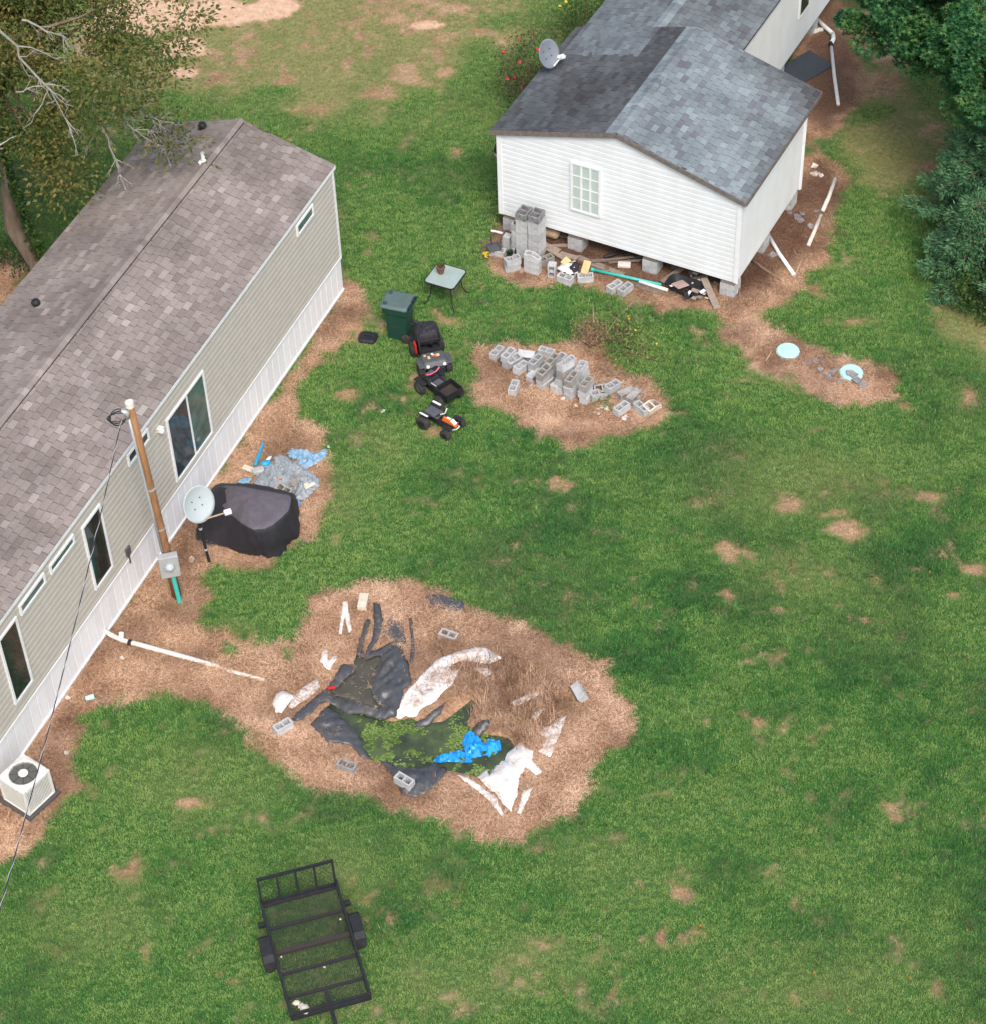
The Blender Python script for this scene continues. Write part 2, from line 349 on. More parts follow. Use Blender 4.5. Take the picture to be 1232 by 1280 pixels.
def ground_mat():
    m, nt, b = new_mat('lawn_soil'); L = nt.links.new
    A = lambda n: nd(nt, 'ShaderNodeAttribute', attribute_name=n).outputs['Fac']
    g = nd(nt, 'ShaderNodeNewGeometry'); P = g.outputs['Position']
    def N(s, d=5, r=.6):
        n = nd(nt, 'ShaderNodeTexNoise', i_Scale=s, i_Detail=d, i_Roughness=r); L(P, n.inputs['Vector']); return n.outputs[0]
    green = ramp(nt, N(9), [(.3, (.022, .075, .018)), (.7, (.05, .15, .034))]).outputs[0]
    dryg = ramp(nt, N(7), [(.3, (.15, .16, .055)), (.7, (.29, .28, .12))]).outputs[0]
    straw = ramp(nt, N(14, 8, .75), [(.28, (.17, .09, .048)), (.5, (.38, .22, .13)), (.72, (.66, .43, .27))]).outputs[0]
    soil = ramp(nt, N(5, 8, .7), [(.3, (.46, .27, .155)), (.7, (.72, .50, .35))]).outputs[0]
    dk = ramp(nt, N(.8, 6, .7), [(.36, (.55, .5, .47)), (.55, (1, 1, 1))]).outputs[0]
    straw = mixc(nt, 1.0, straw, dk, 'MULTIPLY')
    c = mixc(nt, A('dry'), green, dryg); c = mixc(nt, A('bare'), c, straw); c = mixc(nt, A('dirt'), c, soil)
    c = mixc(nt, A('litter'), c, ramp(nt, N(16, 6, .7), [(.3, (.05, .028, .018)), (.7, (.20, .115, .075))]).outputs[0])
    L(c, b.inputs['Base Color']); b.inputs['Roughness'].default_value = .95; b.inputs['Specular IOR Level'].default_value = .15
    bp = nd(nt, 'ShaderNodeBump', i_Strength=.8, i_Distance=.04); L(N(22, 6, .7), bp.inputs['Height']); L(bp.outputs[0], b.inputs['Normal'])
    return m
LITTER = [[(598,312),(620,270),(760,190),(900,190),(990,240),(1015,185),(1045,200),(1050,260),(1030,310),(990,340),(930,375),(860,372),(760,352),(690,340),(630,330)],
          [(1000,40),(1020,-10),(1060,5),(1075,60),(1085,120),(1060,150),(1035,165),(1000,150)]]
XS = np.concatenate([[-160, -90, -50, -30, -22], np.arange(-17, 17.01, .1), [22, 30, 50, 90, 160]])
YS = np.concatenate([[-160, -90, -50, -30, -20], np.arange(-15.5, 24.01, .1), [28, 34, 50, 90, 160]])
GX, GY = np.meshgrid(XS, YS)
bare, dirt, dryp, lush, barebig = masks(GX, GY)
lit = np.zeros_like(GX)
for P in LITTER: lit = np.maximum(lit, sm(sdist(GX, GY, poly_w(P)) + 1.3 * (fbm(GX, GY, 1.2, 5) - .5), -.3, .5))
GZ = gz_np(GX, GY) + np.where(bare > .3, (fbm(GX, GY, 3.0, 6) - .5) * .03, 0)
nx, ny = len(XS), len(YS); idx = np.arange(nx * ny).reshape(ny, nx)
Fg = np.stack([idx[:-1, :-1], idx[:-1, 1:], idx[1:, 1:], idx[1:, :-1]], -1).reshape(-1, 4)
gm = fast_mesh('ground', np.stack([GX, GY, GZ], -1).reshape(-1, 3), Fg, ground_mat(), True)
for n_, a_ in (('bare', bare), ('dirt', dirt), ('dry', dryp), ('litter', lit * .85)):
    at_ = gm.attributes.new(n_, 'FLOAT', 'POINT'); at_.data.foreach_set('value', a_.ravel().astype(np.float32))
link('ground', gm, kind='structure')

# ------------------------------------------------------------------ building pieces
def shingles(parent, P0, A, S, length, slen, wd, ex, key, nparts, mw, u0=0.0, stainf=None):
    """courses of single shingles on one slope; the nparts shown nearest become parts, the rest one mass"""
    A, S = Vector(A).normalized(), Vector(S).normalized(); N = A.cross(S)
    if N.z < 0: N = -N; 
    P0 = Vector(P0); full = []; mb = MB(); stn = []
    Rm = Matrix((A, S, N)).transposed() if A.cross(S).z > 0 else None
    def tile(u, v, wdt, e):
        t = random.uniform(.009, .016)
        a = P0 + A * u + S * v; b_ = P0 + A * (u + wdt) + S * v; cu = S * (e + .03)
        q = [a + N * .001, b_ + N * .001, a + N * t, b_ + N * t, a + cu + N * .003, b_ + cu + N * .003]
        mb.add(q, [(0, 1, 3, 2), (2, 3, 5, 4), (0, 2, 4), (1, 5, 3)]); return 6
    rows = int(slen / ex + .001)
    cells = []
    for j in range(rows):
        u = -random.random() * wd
        e = ex if (j + 1) * ex + .03 <= slen else slen - j * ex - .03
        while u < length:
            w_ = wd * random.choice((.8, 1, 1, 1, 1.2))
            a, b_ = max(u, 0), min(u + w_ - .015, length)
            if b_ - a > .04: cells.append((a + u0, j * ex, b_ - a, e))
            u += w_
    cells = [(u - u0, v, wd_, e) for u, v, wd_, e in cells]
    return P0, A, S, N, cells, tile, mb
def roof(parent, slopes, key, nparts, mw, stainf=None):
    cand = []; data = []
    for i, sl in enumerate(slopes):
        P0, A, S, N, cells, tile, mb = shingles(parent, *sl[:5], sl[5], sl[6], key, nparts, mw)
        skip = sl[7] if len(sl) > 7 else None
        cells = [c for c in cells if not (skip and skip(P0 + A * (c[0] + c[2] / 2) + S * (c[1] + c[3] / 2)))]
        data.append([P0, A, S, N, cells])
        for k, c in enumerate(cells):
            p = P0 + A * (c[0] + c[2] / 2) + S * (c[1] + c[3] / 2); wp = mw @ p
            if in_view(wp, -4): cand.append(((wp - CAM).length, i, k))
    cand.sort(); chosen = {(i, k) for _, i, k in cand[:nparts]}
    mass = MB(); stv = []
    for i, (P0, A, S, N, cells) in enumerate(data):
        for k, (u, v, wd_, e) in enumerate(cells):
            t = random.uniform(.012, .021); 
            a = P0 + A * u + S * v; b_ = a + A * wd_; cu = S * (e + .03)
            q = [a + N * .001, b_ + N * .001, a + N * t, b_ + N * t, a + cu + N * .003, b_ + cu + N * .003]
            fs = [(0, 1, 3, 2), (2, 3, 5, 4), (0, 2, 4), (1, 5, 3)]
            st = stainf(a + A * wd_ / 2 + cu / 2) if stainf else 0
            if (i, k) in chosen:
                m_ = MB(); m_.add([p - a for p in q], fs); o = obj('shingle', m_, key + '_o', parent, loc=a)
                if stainf: o['stain'] = float(st)
            else:
                mass.add(q, fs); stv += [st] * 6
    o = obj('shingles', mass, key + '_i', parent, kind='stuff')
    if stainf:
        at_ = o.data.attributes.new('stain', 'FLOAT', 'POINT'); at_.data.foreach_set('value', np.array(stv, np.float32))
def siding(mb, z0, z1, lo, hi, ch, put, lap=None, bev=.64):
    """horizontal lap courses; lo/hi(z) give the ends, put(along, out, z) gives the point"""
    lap = lap or (.030 if ch > .16 else .017)
    n = max(1, round((z1 - z0) / ch)); ch = (z1 - z0) / n
    for i in range(n):
        a, b_ = z0 + i * ch, z0 + (i + 1) * ch
        la, lb, ha, hb_ = lo(a), lo(b_), hi(a), hi(b_)
        if ha - la < .02: continue
        k = a + (b_ - a) * bev; lk, hk = la + (lb - la) * bev, ha + (hb_ - ha) * bev
        mb.add([put(la, .003, a), put(ha, .003, a), put(la, lap, a + .002), put(ha, lap, a + .002), put(lk, lap * .9, k), put(hk, lap * .9, k), put(lb, .003, b_), put(hb_, .003, b_)], [(0, 1, 3, 2), (2, 3, 5, 4), (4, 5, 7, 6)])
def window(parent, put, a0, a1, z0, z1, splits, mats, fw=.07, depth=.05, vm=(), hm=()):
    depth += .012
    """frame with panes; splits: vertical mullion positions (fractions)"""
    f = MB()
    def pbox(m_, s0, s1, o0, o1, t0, t1):
        vs = [put(s, o, t) for s in (s0, s1) for o in (o0, o1) for t in (t0, t1)]
        m_.add(vs, [(0, 1, 3, 2), (4, 6, 7, 5), (0, 4, 5, 1), (2, 3, 7, 6), (0, 2, 6, 4), (1, 5, 7, 3)])
    pbox(f, a0, a1, 0, depth, z0, z0 + fw); pbox(f, a0, a1, 0, depth, z1 - fw, z1)
    pbox(f, a0, a0 + fw, 0, depth, z0 + fw, z1 - fw); pbox(f, a1 - fw, a1, 0, depth, z0 + fw, z1 - fw)
    xs = [a0 + fw] + [a0 + (a1 - a0) * s for s in splits] + [a1 - fw]
    for s in xs[1:-1]: pbox(f, s - .025, s + .025, .004, depth - .008, z0 + fw, z1 - fw)
    zs = [z0 + fw] + [z0 + (z1 - z0) * s for s in hm] + [z1 - fw]
    for s in zs[1:-1]: pbox(f, a0 + fw, a1 - fw, .005, depth - .012, s - .012, s + .012)
    fo = obj('window', f, 'trim', parent)
    for i in range(len(xs) - 1):
        for j in range(len(zs) - 1):
            p = MB(); pbox(p, xs[i] + .002, xs[i + 1] - .002, .034, .040, zs[j] + .002, zs[j + 1] - .002)
            obj('pane', p, mats[i % len(mats)], fo)
    return fo

# ------------------------------------------------------------------ left mobile home (local X = along, far end 0; local Y = away from yard)
TA = 1.1524; TW, TL = 4.664, 22.0; HS, HE, HR = 1.05, 3.76, 4.507
th = thing('mobile_home', 'long beige mobile home with brown shingle roof and white skirting', 'mobile home', (-3.4789, 7.8772, 0), TA)
mwT = Matrix.Translation((-3.4789, 7.8772, 0)) @ Matrix.Rotation(TA, 4, 'Z')
putE = lambda s, o, z: (s, -o, z)
wall = MB()
siding(wall, HS, HE - .02, lambda z: -TL, lambda z: -.02, .169, putE)
siding(wall, HS, HE - .02, lambda z: -TL, lambda z: -.02, .169, lambda s, o, z: (s, TW + o, z))
sl_ = (HR - HE) / (TW / 2)
for X, sg in ((0, 1), (-TL, -1)):
    siding(wall, .02, HR - .06, lambda z: max(0, (z - HE) / sl_) + .02, lambda z: TW - max(0, (z - HE) / sl_) - .02, .169, lambda s, o, z: (X + sg * o, s, z))
obj('wall', wall, 'siding_beige', th)
tr = MB()
obj('corner_trim', MB().box((-.02, -.016, (HS + HE) / 2 - .02), (.09, .034, HE - HS - .06)).box((.016, .028, (HS + HE) / 2 - .02), (.03, .09, HE - HS - .06)), 'trim', th); obj('corner_trim', MB().box((.012, TW - .03, HE / 2), (.03, .09, HE - .1)), 'trim', th)

fa = MB(); fa.box((-TL / 2 + .03, -.045, HE + .0), (TL + .06, .06, .10)); fa.box((-TL / 2 + .03, TW + .045, HE), (TL + .06, .06, .10))
obj('drip_edge', fa, 'trim', th)
tr = MB(); tr.box((-TL / 2, -.022, HS), (TL, .04, .07)); tr.box((-TL / 2, -.02, .03), (TL, .035, .06)); obj('skirting_rail', tr, 'trim', th)
pm = MB(); pm.add([(0, .004, .06), (.010, -.008, .06), (.280, -.008, .06), (.29, .0, .06), (0, .0, HS - .03), (.010, -.008, HS - .03), (.280, -.008, HS - .03), (.29, .0, HS - .03)], [(0, 1, 5, 4), (1, 2, 6, 5), (2, 3, 7, 6)])
pme = pm.mesh('skirting_panel', MT['skirting'])
for i in range(75): link('skirting_panel', pme, th, loc=(-.295 * (i + 1), 0, 0))
bk = MB(); bk.box((-TL / 2, .03, HS / 2), (TL - .05, .02, HS - .06)); bk.box((-TL / 2, TW - .012, HS / 2), (TL - .05, .02, HS - .06)); obj('skirting_backing', bk, 'hvac_pad', th)
for a0, a1, z0, z1, sp, mats in ((-2.05, -1.17, 3.24, 3.57, [], ['glass_green']), (-8.56, -6.84, 1.28, 3.17, [.53], ['glass_grey', 'glass_green']),
        (-10.17, -9.27, 3.27, 3.6, [.5], ['glass_grey']), (-12.16, -11.4, 1.46, 3.36, [], ['glass']), (-13.43, -12.46, 3.24, 3.5, [], ['glass_green']),
        (-14.6, -13.63, 3.24, 3.53, [], ['glass_green']), (-15.45, -14.75, 1.44, 3.4, [], ['glass']), (-18.5, -17.6, 1.5, 3.4, [], ['glass'])):
    window(th, putE, a0, a1, z0, z1, sp, mats, .055)
lm = MB(); lm.box((-8.9, -.03, 3.2), (.1, .04, .1)); lm.lathe([(.03, 0), (.06, .02), (.065, .1), (.04, .13)], 12, (-8.9, -.05, 3.2), (R(90), 0, 0)); lm.box((-8.9, -.1, 3.27), (.14, .12, .015)); obj('wall_lamp', lm, 'white', th)
jb = MB(); jb.box((-10.8, -.04, 1.32), (.16, .06, .22)); jb.tube([(-10.8, -.05, 1.2), (-10.8, -.05, .95)], .02, 6); obj('junction_box', jb, 'grey_plastic', th)
# roof
OV = .05
deck = MB()
e0, e1 = (-.05), TW + .05; hz = HE - .0
def deckslope(y0, z0, y1, z1, t=.05): 
    x0, x1 = -TL, OV
    vs = [(x, y, z - d) for x in (x0, x1) for (y, z) in ((y0, z0), (y1, z1)) for d in (.004, t)]
    deck.add(vs, [(0, 1, 3, 2), (4, 6, 7, 5), (0, 4, 5, 1), (2, 3, 7, 6), (0, 2, 6, 4), (1, 5, 7, 3)])
RT = HR + .02; ET = HE + .06
deckslope(-.07, ET, TW / 2, RT); deckslope(TW + .07, ET, TW / 2 , RT)
obj('roof_deck', deck, 'roofdeck', th)
slen = math.hypot(TW / 2 + .07, RT - ET)
S1 = ((-TL, -.07, ET), (1, 0, 0), (0, TW / 2 + .07, RT - ET), TL + OV, slen, .27, .145)
S2 = ((-TL, TW + .07, ET), (1, 0, 0), (0, -TW / 2 - .07, RT - ET), TL + OV, slen, .27, .145)
roof(th, [S1, S2], 'tsh', 300, mwT)
rc = MB()
for i in range(int((TL + OV) / .2)):
    x0 = OV - .2 * i; t = .012 + random.random() * .012
    q = []
    for (x, tt) in ((x0, .022 + t), (x0 - .24, .02)):
        q += [(x, TW / 2 - .10, RT - .10 * sl_ + tt), (x, TW / 2, RT + tt + .012), (x, TW / 2 + .16, RT - .16 * sl_ + tt), (x, TW / 2 + .165, RT - .16 * sl_ - .0)]
    rc.add(q, [(0, 1, 5, 4), (1, 2, 6, 5), (2, 3, 7, 6)])
obj('ridge_cap', rc, 'tsh_i', th)
rv = MB(); rv.box((-TL / 2, TW / 2 - .112, RT - .112 * sl_ + .012), (TL - .05, .014, .022)); obj('ridge_shadow_strip', rv, 'black', th)  # black strip standing in for the shadow line under the ridge cap
def cap_vent(X, Y):
    z = RT - abs(Y - TW / 2) * sl_
    m = MB(); m.lathe([(.035, -.05), (.035, .12)], 12, (X, Y, z)); m.lathe([(.09, .09), (.105, .13), (.085, .19), (.03, .215)], 16, (X, Y, z)); m.lathe([(.13, .005), (.05, .03)], 14, (X, Y, z))
    return obj('vent_cap', m, 'black', th, smooth=True)
cap_vent(-.3, 3.2); cap_vent(-7.14, 3.8)
m = MB(); z = RT - .1 * sl_; m.box((-1.72, 2.36, z + .02), (.28, .3, .012), (R(9), 0, 0)); m.lathe([(.045, 0), (.045, .28), (.04, .28), (.04, .1)], 12, (-1.7, 2.42, z)); m.lathe([(.09, .01), (.05, .09)], 12, (-1.7, 2.42, z)); obj('vent_pipe', m, 'trim', th)

# ------------------------------------------------------------------ white house on piers (local X = away, local Y = left)
HA = 1.0726; HW = 6.388; HB, HT, HRR = .54, 3.12, 4.072; HL, HLR = 4.15, 4.75; OH, OG = .17, .09
hh = thing('raised_house', 'white house on block piers with grey shingle roof and gabled front addition', 'house', (6.1119, 6.9129, 0), HA)
mwH = Matrix.Translation((6.1119, 6.9129, 0)) @ Matrix.Rotation(HA, 4, 'Z')
hs = (HRR - HT) / (HW / 2 + OH)
wt = HT + OH * hs - .03
MX0, MY0, MY1, ME, MR, MXE = 3.4, 2.24, 6.33, 3.2, 3.74, 19.0
ms = (MR - ME) / ((MY1 - MY0) / 2)
wl = MB(); gcl = lambda z: max(0, (z - wt) / hs)
siding(wl, HB, HRR - .12, lambda z: gcl(z) + .03, lambda z: HW - gcl(z) - .03, .148, lambda s, o, z: (-o, s, z))
siding(wl, HB, wt, lambda z: .03, lambda z: HL - .03, .148, lambda s, o, z: (s, -o, z))
siding(wl, HB, wt, lambda z: .03, lambda z: HL - .03, .148, lambda s, o, z: (s, HW + o, z))
siding(wl, HB, HRR - .12, lambda z: gcl(z) + .03, lambda z: HW - gcl(z) - .03, .148, lambda s, o, z: (HL + o, s, z))
siding(wl, HB, ME - .03, lambda z: HL, lambda z: MXE, .148, lambda s, o, z: (s, MY0 + .1 - o, z))
siding(wl, HB, ME - .03, lambda z: HL, lambda z: MXE, .148, lambda s, o, z: (s, MY1 - .1 + o, z))
obj('wall', wl, 'siding_white', hh)
fl = MB(); fl.box((HL / 2, HW / 2, HB + .06), (HL - .04, HW - .04, .12)); fl.box((HL + (MXE - HL) / 2 + .02, (MY0 + MY1) / 2, HB + .06), (MXE - HL - .04, MY1 - MY0 - .24, .12)); obj('floor_frame', fl, 'roofdeck', hh)
ct = MB()
for (x, y) in ((0, 0), (0, HW), (HL, 0), (HL, HW)):
    zz = HB - .1 if (x, y) == (HL, 0) else HB - .02
    ct = MB(); ct.box((x - .02 if x == 0 else x + .02, y, (zz + wt) / 2), (.03, .12, wt - zz - .05)); ct.box((x, y - .02 if y == 0 else y + .02, (zz + wt) / 2), (.075, .035, wt - zz - .052)); obj('corner_trim', ct, 'trim', hh)
window(hh, lambda s, o, z: (-o - .012, s, z), 3.61, 4.42, 1.36, 2.84, [.35, .65], ['blind'], .055, .05, hm=[.27, .5, .73])
fw_ = hh.children[-1]
window(hh, lambda s, o, z: (s, MY0 + .09 - o, z), 9.75, 10.5, 1.5, 3.0, [], ['glass', 'glass_grey'], .05, .04, hm=[.5])
# roofs
dk = MB()
def dslope(x0, x1, y0, z0, y1, z1, t=.06):
    vs = [(x, y, z - d) for x in (x0, x1) for (y, z) in ((y0, z0), (y1, z1)) for d in (.004, t)]
    dk.add(vs, [(0, 1, 3, 2), (4, 6, 7, 5), (0, 4, 5, 1), (2, 3, 7, 6), (0, 2, 6, 4), (1, 5, 7, 3)])
dslope(-OG, HLR, -OH, HT, HW / 2, HRR); dslope(-OG, HLR, HW + OH, HT, HW / 2, HRR)
dslope(MX0, MXE, MY0, ME, (MY0 + MY1) / 2, MR); dslope(MX0, MXE, MY1, ME, (MY0 + MY1) / 2, MR)
obj('roof_deck', dk, 'roofdeck', hh)
rk = MB()
for x in (-OG - .01, HLR + .01):
    for y0, y1 in ((-OH, HW / 2), (HW + OH, HW / 2)): rk.bar((x, y0, HT - .07), (x, y1, HRR - .07), .025, .13)
rk.bar((-OG, -OH - .01, HT - .065), (HLR, -OH - .01, HT - .065), .022, .11); rk.bar((-OG, HW + OH + .01, HT - .065), (HLR, HW + OH + .01, HT - .065), .022, .11)
rk.bar((MX0 - .01, MY1, ME - .06), (MX0 - .01, (MY0 + MY1) / 2, MR - .06), .02, .1)
obj('rake_board', rk, 'fascia', hh)
sl2 = math.hypot(HW / 2 + OH, HRR - HT); sm2 = math.hypot((MY1 - MY0) / 2, MR - ME)
mainz = lambda y: ME + ms * min(y - MY0, MY1 - y) if MY0 < y < MY1 else -9
addz = lambda y: HRR - hs * abs(y - HW / 2)
hid = lambda p: p.x > MX0 and mainz(p.y) > p.z + .02
hidm = lambda p: -1 < p.x < HLR - .05 and addz(p.y) > p.z + .02
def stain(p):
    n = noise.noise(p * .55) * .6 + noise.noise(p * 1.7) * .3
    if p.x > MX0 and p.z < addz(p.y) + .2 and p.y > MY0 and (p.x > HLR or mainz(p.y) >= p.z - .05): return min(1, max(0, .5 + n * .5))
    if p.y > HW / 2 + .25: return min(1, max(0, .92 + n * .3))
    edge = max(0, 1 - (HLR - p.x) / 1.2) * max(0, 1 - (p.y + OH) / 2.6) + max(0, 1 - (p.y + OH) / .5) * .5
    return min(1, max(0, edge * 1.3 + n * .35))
H1 = ((-OG, -OH, HT), (1, 0, 0), (0, HW / 2 + OH, HRR - HT), HLR + OG, sl2, .27, .145)
H2 = ((-OG, HW + OH, HT), (1, 0, 0), (0, -HW / 2 - OH, HRR - HT), HLR + OG, sl2, .27, .145, hid)
H3 = ((MX0, MY0, ME), (1, 0, 0), (0, 1, ms), MXE - MX0, sm2, .27, .145, hidm)
H4 = ((MX0, MY1, ME), (1, 0, 0), (0, -1, ms), MXE - MX0, sm2, .27, .145, hidm)
roof(hh, [H1, H2, H3, H4], 'hsh', 300, mwH, stain)
rc = MB()
def ridge(x0, x1, y, z, s):
    for i in range(int((x1 - x0) / .15)):
        x = x0 + .15 * i; q = []
        for (xx, tt) in ((x, .026), (x + .19, .014)): q += [(xx, y - .15, z - .15 * s + tt - .006), (xx, y, z + tt), (xx, y + .15, z - .15 * s + tt - .006)]
        rc.add(q, [(0, 3, 4, 1), (1, 4, 5, 2)])
ridge(-OG, HLR - .2, HW / 2, HRR, hs); obj('ridge_cap', rc, 'hsh_i', hh); rc = MB(); ridge(HLR, MXE - .2, (MY0 + MY1) / 2, MR, ms); obj('ridge_cap', rc, 'hsh_i', hh)

# ------------------------------------------------------------------ concrete blocks
def block_mb(l=.397, w_=.194, h=.187, open_end=False, solid=False):
    m = MB()
    if solid: return m.box((0, 0, h / 2), (l, w_, h))
    t = .034; cw = (l - 3 * t) / 2
    holes = [(-l / 2 + t, -l / 2 + t + cw), (l / 2 - t - cw, l / 2 - t)]
    y0, y1 = -w_ / 2 + t, w_ / 2 - t
    xs = [-l / 2, holes[0][0], holes[0][1], holes[1][0], holes[1][1], l / 2]; ys = [-w_ / 2, y0, y1, w_ / 2]
    for z, top in ((0, False), (h, True)):
        base = len(m.v)
        for y in ys:
            for x in xs: m.v.append((x, y, z))
        for j in range(3):
            for i in range(5):
                if j == 1 and i in (1, 3): continue
                q = [base + j * 6 + i, base + j * 6 + i + 1, base + (j + 1) * 6 + i + 1, base + (j + 1) * 6 + i]
                m.f.append(tuple(q if top else q[::-1]))
    for i in range(5): m.f += [(i, i + 1, 24 + i + 1, 24 + i), (18 + i + 1, 18 + i, 42 + i, 42 + i + 1)]
    for j in range(3): m.f += [((j + 1) * 6, j * 6, 24 + j * 6, 24 + (j + 1) * 6), (j * 6 + 5, (j + 1) * 6 + 5, 24 + (j + 1) * 6 + 5, 24 + j * 6 + 5)]
    for i in (1, 3):
        a, b_, c, d = 6 + i, 7 + i, 13 + i, 12 + i
        for p, q in ((b_, a), (c, b_), (d, c), (a, d)): m.f.append((p, q, q + 24, p + 24))
    if open_end:   # broken end: upper edge of one end knocked off
        nv = []
        for v in m.v:
            x, y, z = v
            if x > .1 and z > .1: z -= .07 + .05 * (y > 0) + .03 * (x > .18)
            nv.append((x, y, z))
        m.v = nv
    return m
BLK = {k: block_mb().mesh('concrete_block', MT[k]) for k in ('concrete', 'concrete_old', 'concrete_dark')}
BRK = block_mb(open_end=True).mesh('broken_block', MT['concrete'])
SOL = block_mb(h=.1, solid=True).mesh('cap_block', MT['concrete'])
PILE = ('grey hollow concrete block in the jumbled stack on the brown dirt mound', 'blocks heaped in the yard')
def block(px, py, zt, yaw, label, group=None, me=None, rot=(0, 0), h=.194, name='concrete_block', cat='concrete block', z0=None):
    """block whose top centre shows at (px,py) when its top stands zt above ground"""
    p = at(px, py, zt); o = link(name, me or BLK['concrete'])
    base = zt - h if z0 is None else z0
    o.location = (p.x, p.y, base + gz(p.x, p.y)); o.rotation_euler = (rot[0], rot[1], R(yaw))
    return tag(o, label, cat, group)
ORD = ['topmost', 'second', 'third', 'fourth', 'fifth', 'sixth', 'seventh']
def column(px, py, n, yaw, desc, group, mats=('concrete',), jit=.012, tilt=0, wide=None):
    p = at(px, py, n * .196); tx, ty = random.gauss(0, tilt), random.gauss(0, tilt)
    for k in range(n):
        o = link('concrete_block', (wide or BLK)[mats[k % len(mats)]])
        o.location = (p.x + random.uniform(-jit, jit) + ty * .196 * k, p.y + random.uniform(-jit, jit) - tx * .196 * k, k * .196 - .004)
        o.rotation_euler = (tx, ty, R(yaw + random.uniform(-5, 5)))
        f = n - 1 - k
        tag(o, ('hollow block, ' if n == 1 else 'topmost block of ' if f == 0 else 'lowest block of ' if k == 0 else ORD[f] + ' block down in ') + desc, 'concrete block', group)
# pile in the yard (zoom coordinates of the photo's pile, 4.738 px per photo px)
Z = lambda x, y: (590 + x / 4.738, 420 + y / 4.738)
mix = ('concrete', 'concrete', 'concrete_old')
for zx, zy, n, yaw, ds in ((145, 82, 1, 56, 'leftmost of the heaped pile'), (218, 92, 2, 52, 'the two high stack second from the pile left end'), (440, 78, 1, -26, 'highest set at the back of the pile, turned across the others'), (380, 135, 2, 52, 'the pale two high stack left of the pile middle'), (475, 132, 3, 50, 'the three high stack at the back of the pile middle'), (515, 122, 2, 50, 'the two high stack half hidden behind the four high stack'), (535, 178, 4, 48, 'the four high stack in the pile'), (650, 178, 2, 62, 'the two high stack behind the pile by the dead weeds'), (598, 242, 3, 52, 'the three high stack right of the four high stack'), (672, 265, 3, 58, 'the right hand three high stack of the pile'), (425, 178, 3, 50, 'the leaning three high stack left of the four high stack'), (565, 140, 2, 40, 'the two high stack tucked right behind the four high stack')):
    column(*Z(zx, zy), n, yaw, ds, PILE[1], mats=mix, jit=.022, tilt=.07)
for zx, zy, zt, yaw, rot, me, ds in ((285, 172, .2, 48, (0, R(8)), None, 'tilted hollow block below the flat tipped slab at the pile left'), (345, 205, .2, 50, (R(88), 0), None, 'block on its side below the pale two high stack'), (315, 108, .24, -15, (R(-62), 0), None, 'pale block tipped on edge near the pile left end'), (440, 215, .2, 52, (R(80), 0), None, 'block on its side at the foot of the leaning stack'),
        (240, 155, .12, 40, (R(12), 0), None, 'sunken block under the two high stack at the pile left'), (760, 275, .24, 10, (R(55), 0), BLK['concrete_old'], 'weathered block tipped over right of the three high stacks'), (745, 330, .2, 20, (0, 0), BRK, 'broken block with a knocked off end at the pile right'), (825, 298, .21, 42, (R(4), R(5)), None, 'hollow block with green weed beside it at the pile right'), (895, 312, .2, 30, (R(86), 0), BLK['concrete_old'], 'left one of two brownish blocks on their sides at the pile right'), (935, 330, .2, 52, (R(90), 0), BLK['concrete_old'], 'right one of two brownish blocks on their sides at the pile right'), (490, 262, .2, 50, (R(82), 0), None, 'block on its side at the foot of the four high stack')):
    block(*Z(zx, zy), zt, yaw, ds, PILE[1], me=me, rot=rot, z0=.02 if rot[0] == 0 else .1)
block(*Z(245, 288), .2, 72, 'lone hollow block lying on the bare dirt left of the stacked pile')
block(*Z(882, 412), .2, 42, 'hollow block at the pile\'s right front beside white plaster crumbs')
block(*Z(1000, 412), .2, 128, 'rightmost hollow block turned towards the beige lump at the pile end')
def lump(name, px, py, r, sx, sy, sz, mat, label, cat, seed=0, zt=0, group=None):
    bm = bmesh.new(); bmesh.ops.create_icosphere(bm, subdivisions=2, radius=r)
    for v in bm.verts:
        q = noise.noise(v.co * (1.6 / r) + Vector((seed * 7.1, 3, 1))) * .35 + 1; v.co = Vector((v.co.x * sx, v.co.y * sy, v.co.z * sz)) * q
    me = bpy.data.meshes.new(name); bm.to_mesh(me); bm.free(); me.materials.append(MT[mat])
    p = at(px, py, zt); o = link(name, me, loc=(p.x, p.y, zt + r * sz * .5 + gz(p.x, p.y)), rot=(0, 0, seed)); return tag(o, label, cat, group)
block(*Z(1062, 385), .27, 38, 'beige broken concrete block at the right end of the block pile', me=block_mb(w_=.26, h=.22, open_end=True).mesh('broken_block', MT['stone']), name='broken_block', rot=(R(10), R(-8)), z0=.01)
def scraps(name, pts, mat, label, group, lo=.02, hi=.05, flat=.4):
    for i, (x, y) in enumerate(pts):
        s = random.uniform(lo, hi); m = MB(); k = random.randint(4, 6)
        ol = [(s * math.cos(6.28 * j / k) * random.uniform(.6, 1.3), s * math.sin(6.28 * j / k) * random.uniform(.6, 1.3)) for j in range(k)]
        m.prism(ol, 0, s * flat); p = at(x, y); o = obj(name, m, mat, loc=(p.x, p.y, gz(p.x, p.y) + .01), rot=(random.uniform(-.2, .2), random.uniform(-.2, .2), random.uniform(0, 6))); tag(o, label, 'rubble', group)
scraps('plaster_crumb', [Z(720, 455), Z(745, 435), Z(765, 425), Z(790, 430), Z(800, 440), Z(745, 465), Z(890, 485), Z(900, 495), Z(905, 480), Z(350, 290), Z(535, 375), Z(605, 415)], 'chalk', 'white plaster crumb on the dirt in front of the block pile', 'crumbs by the block pile', .03, .065)
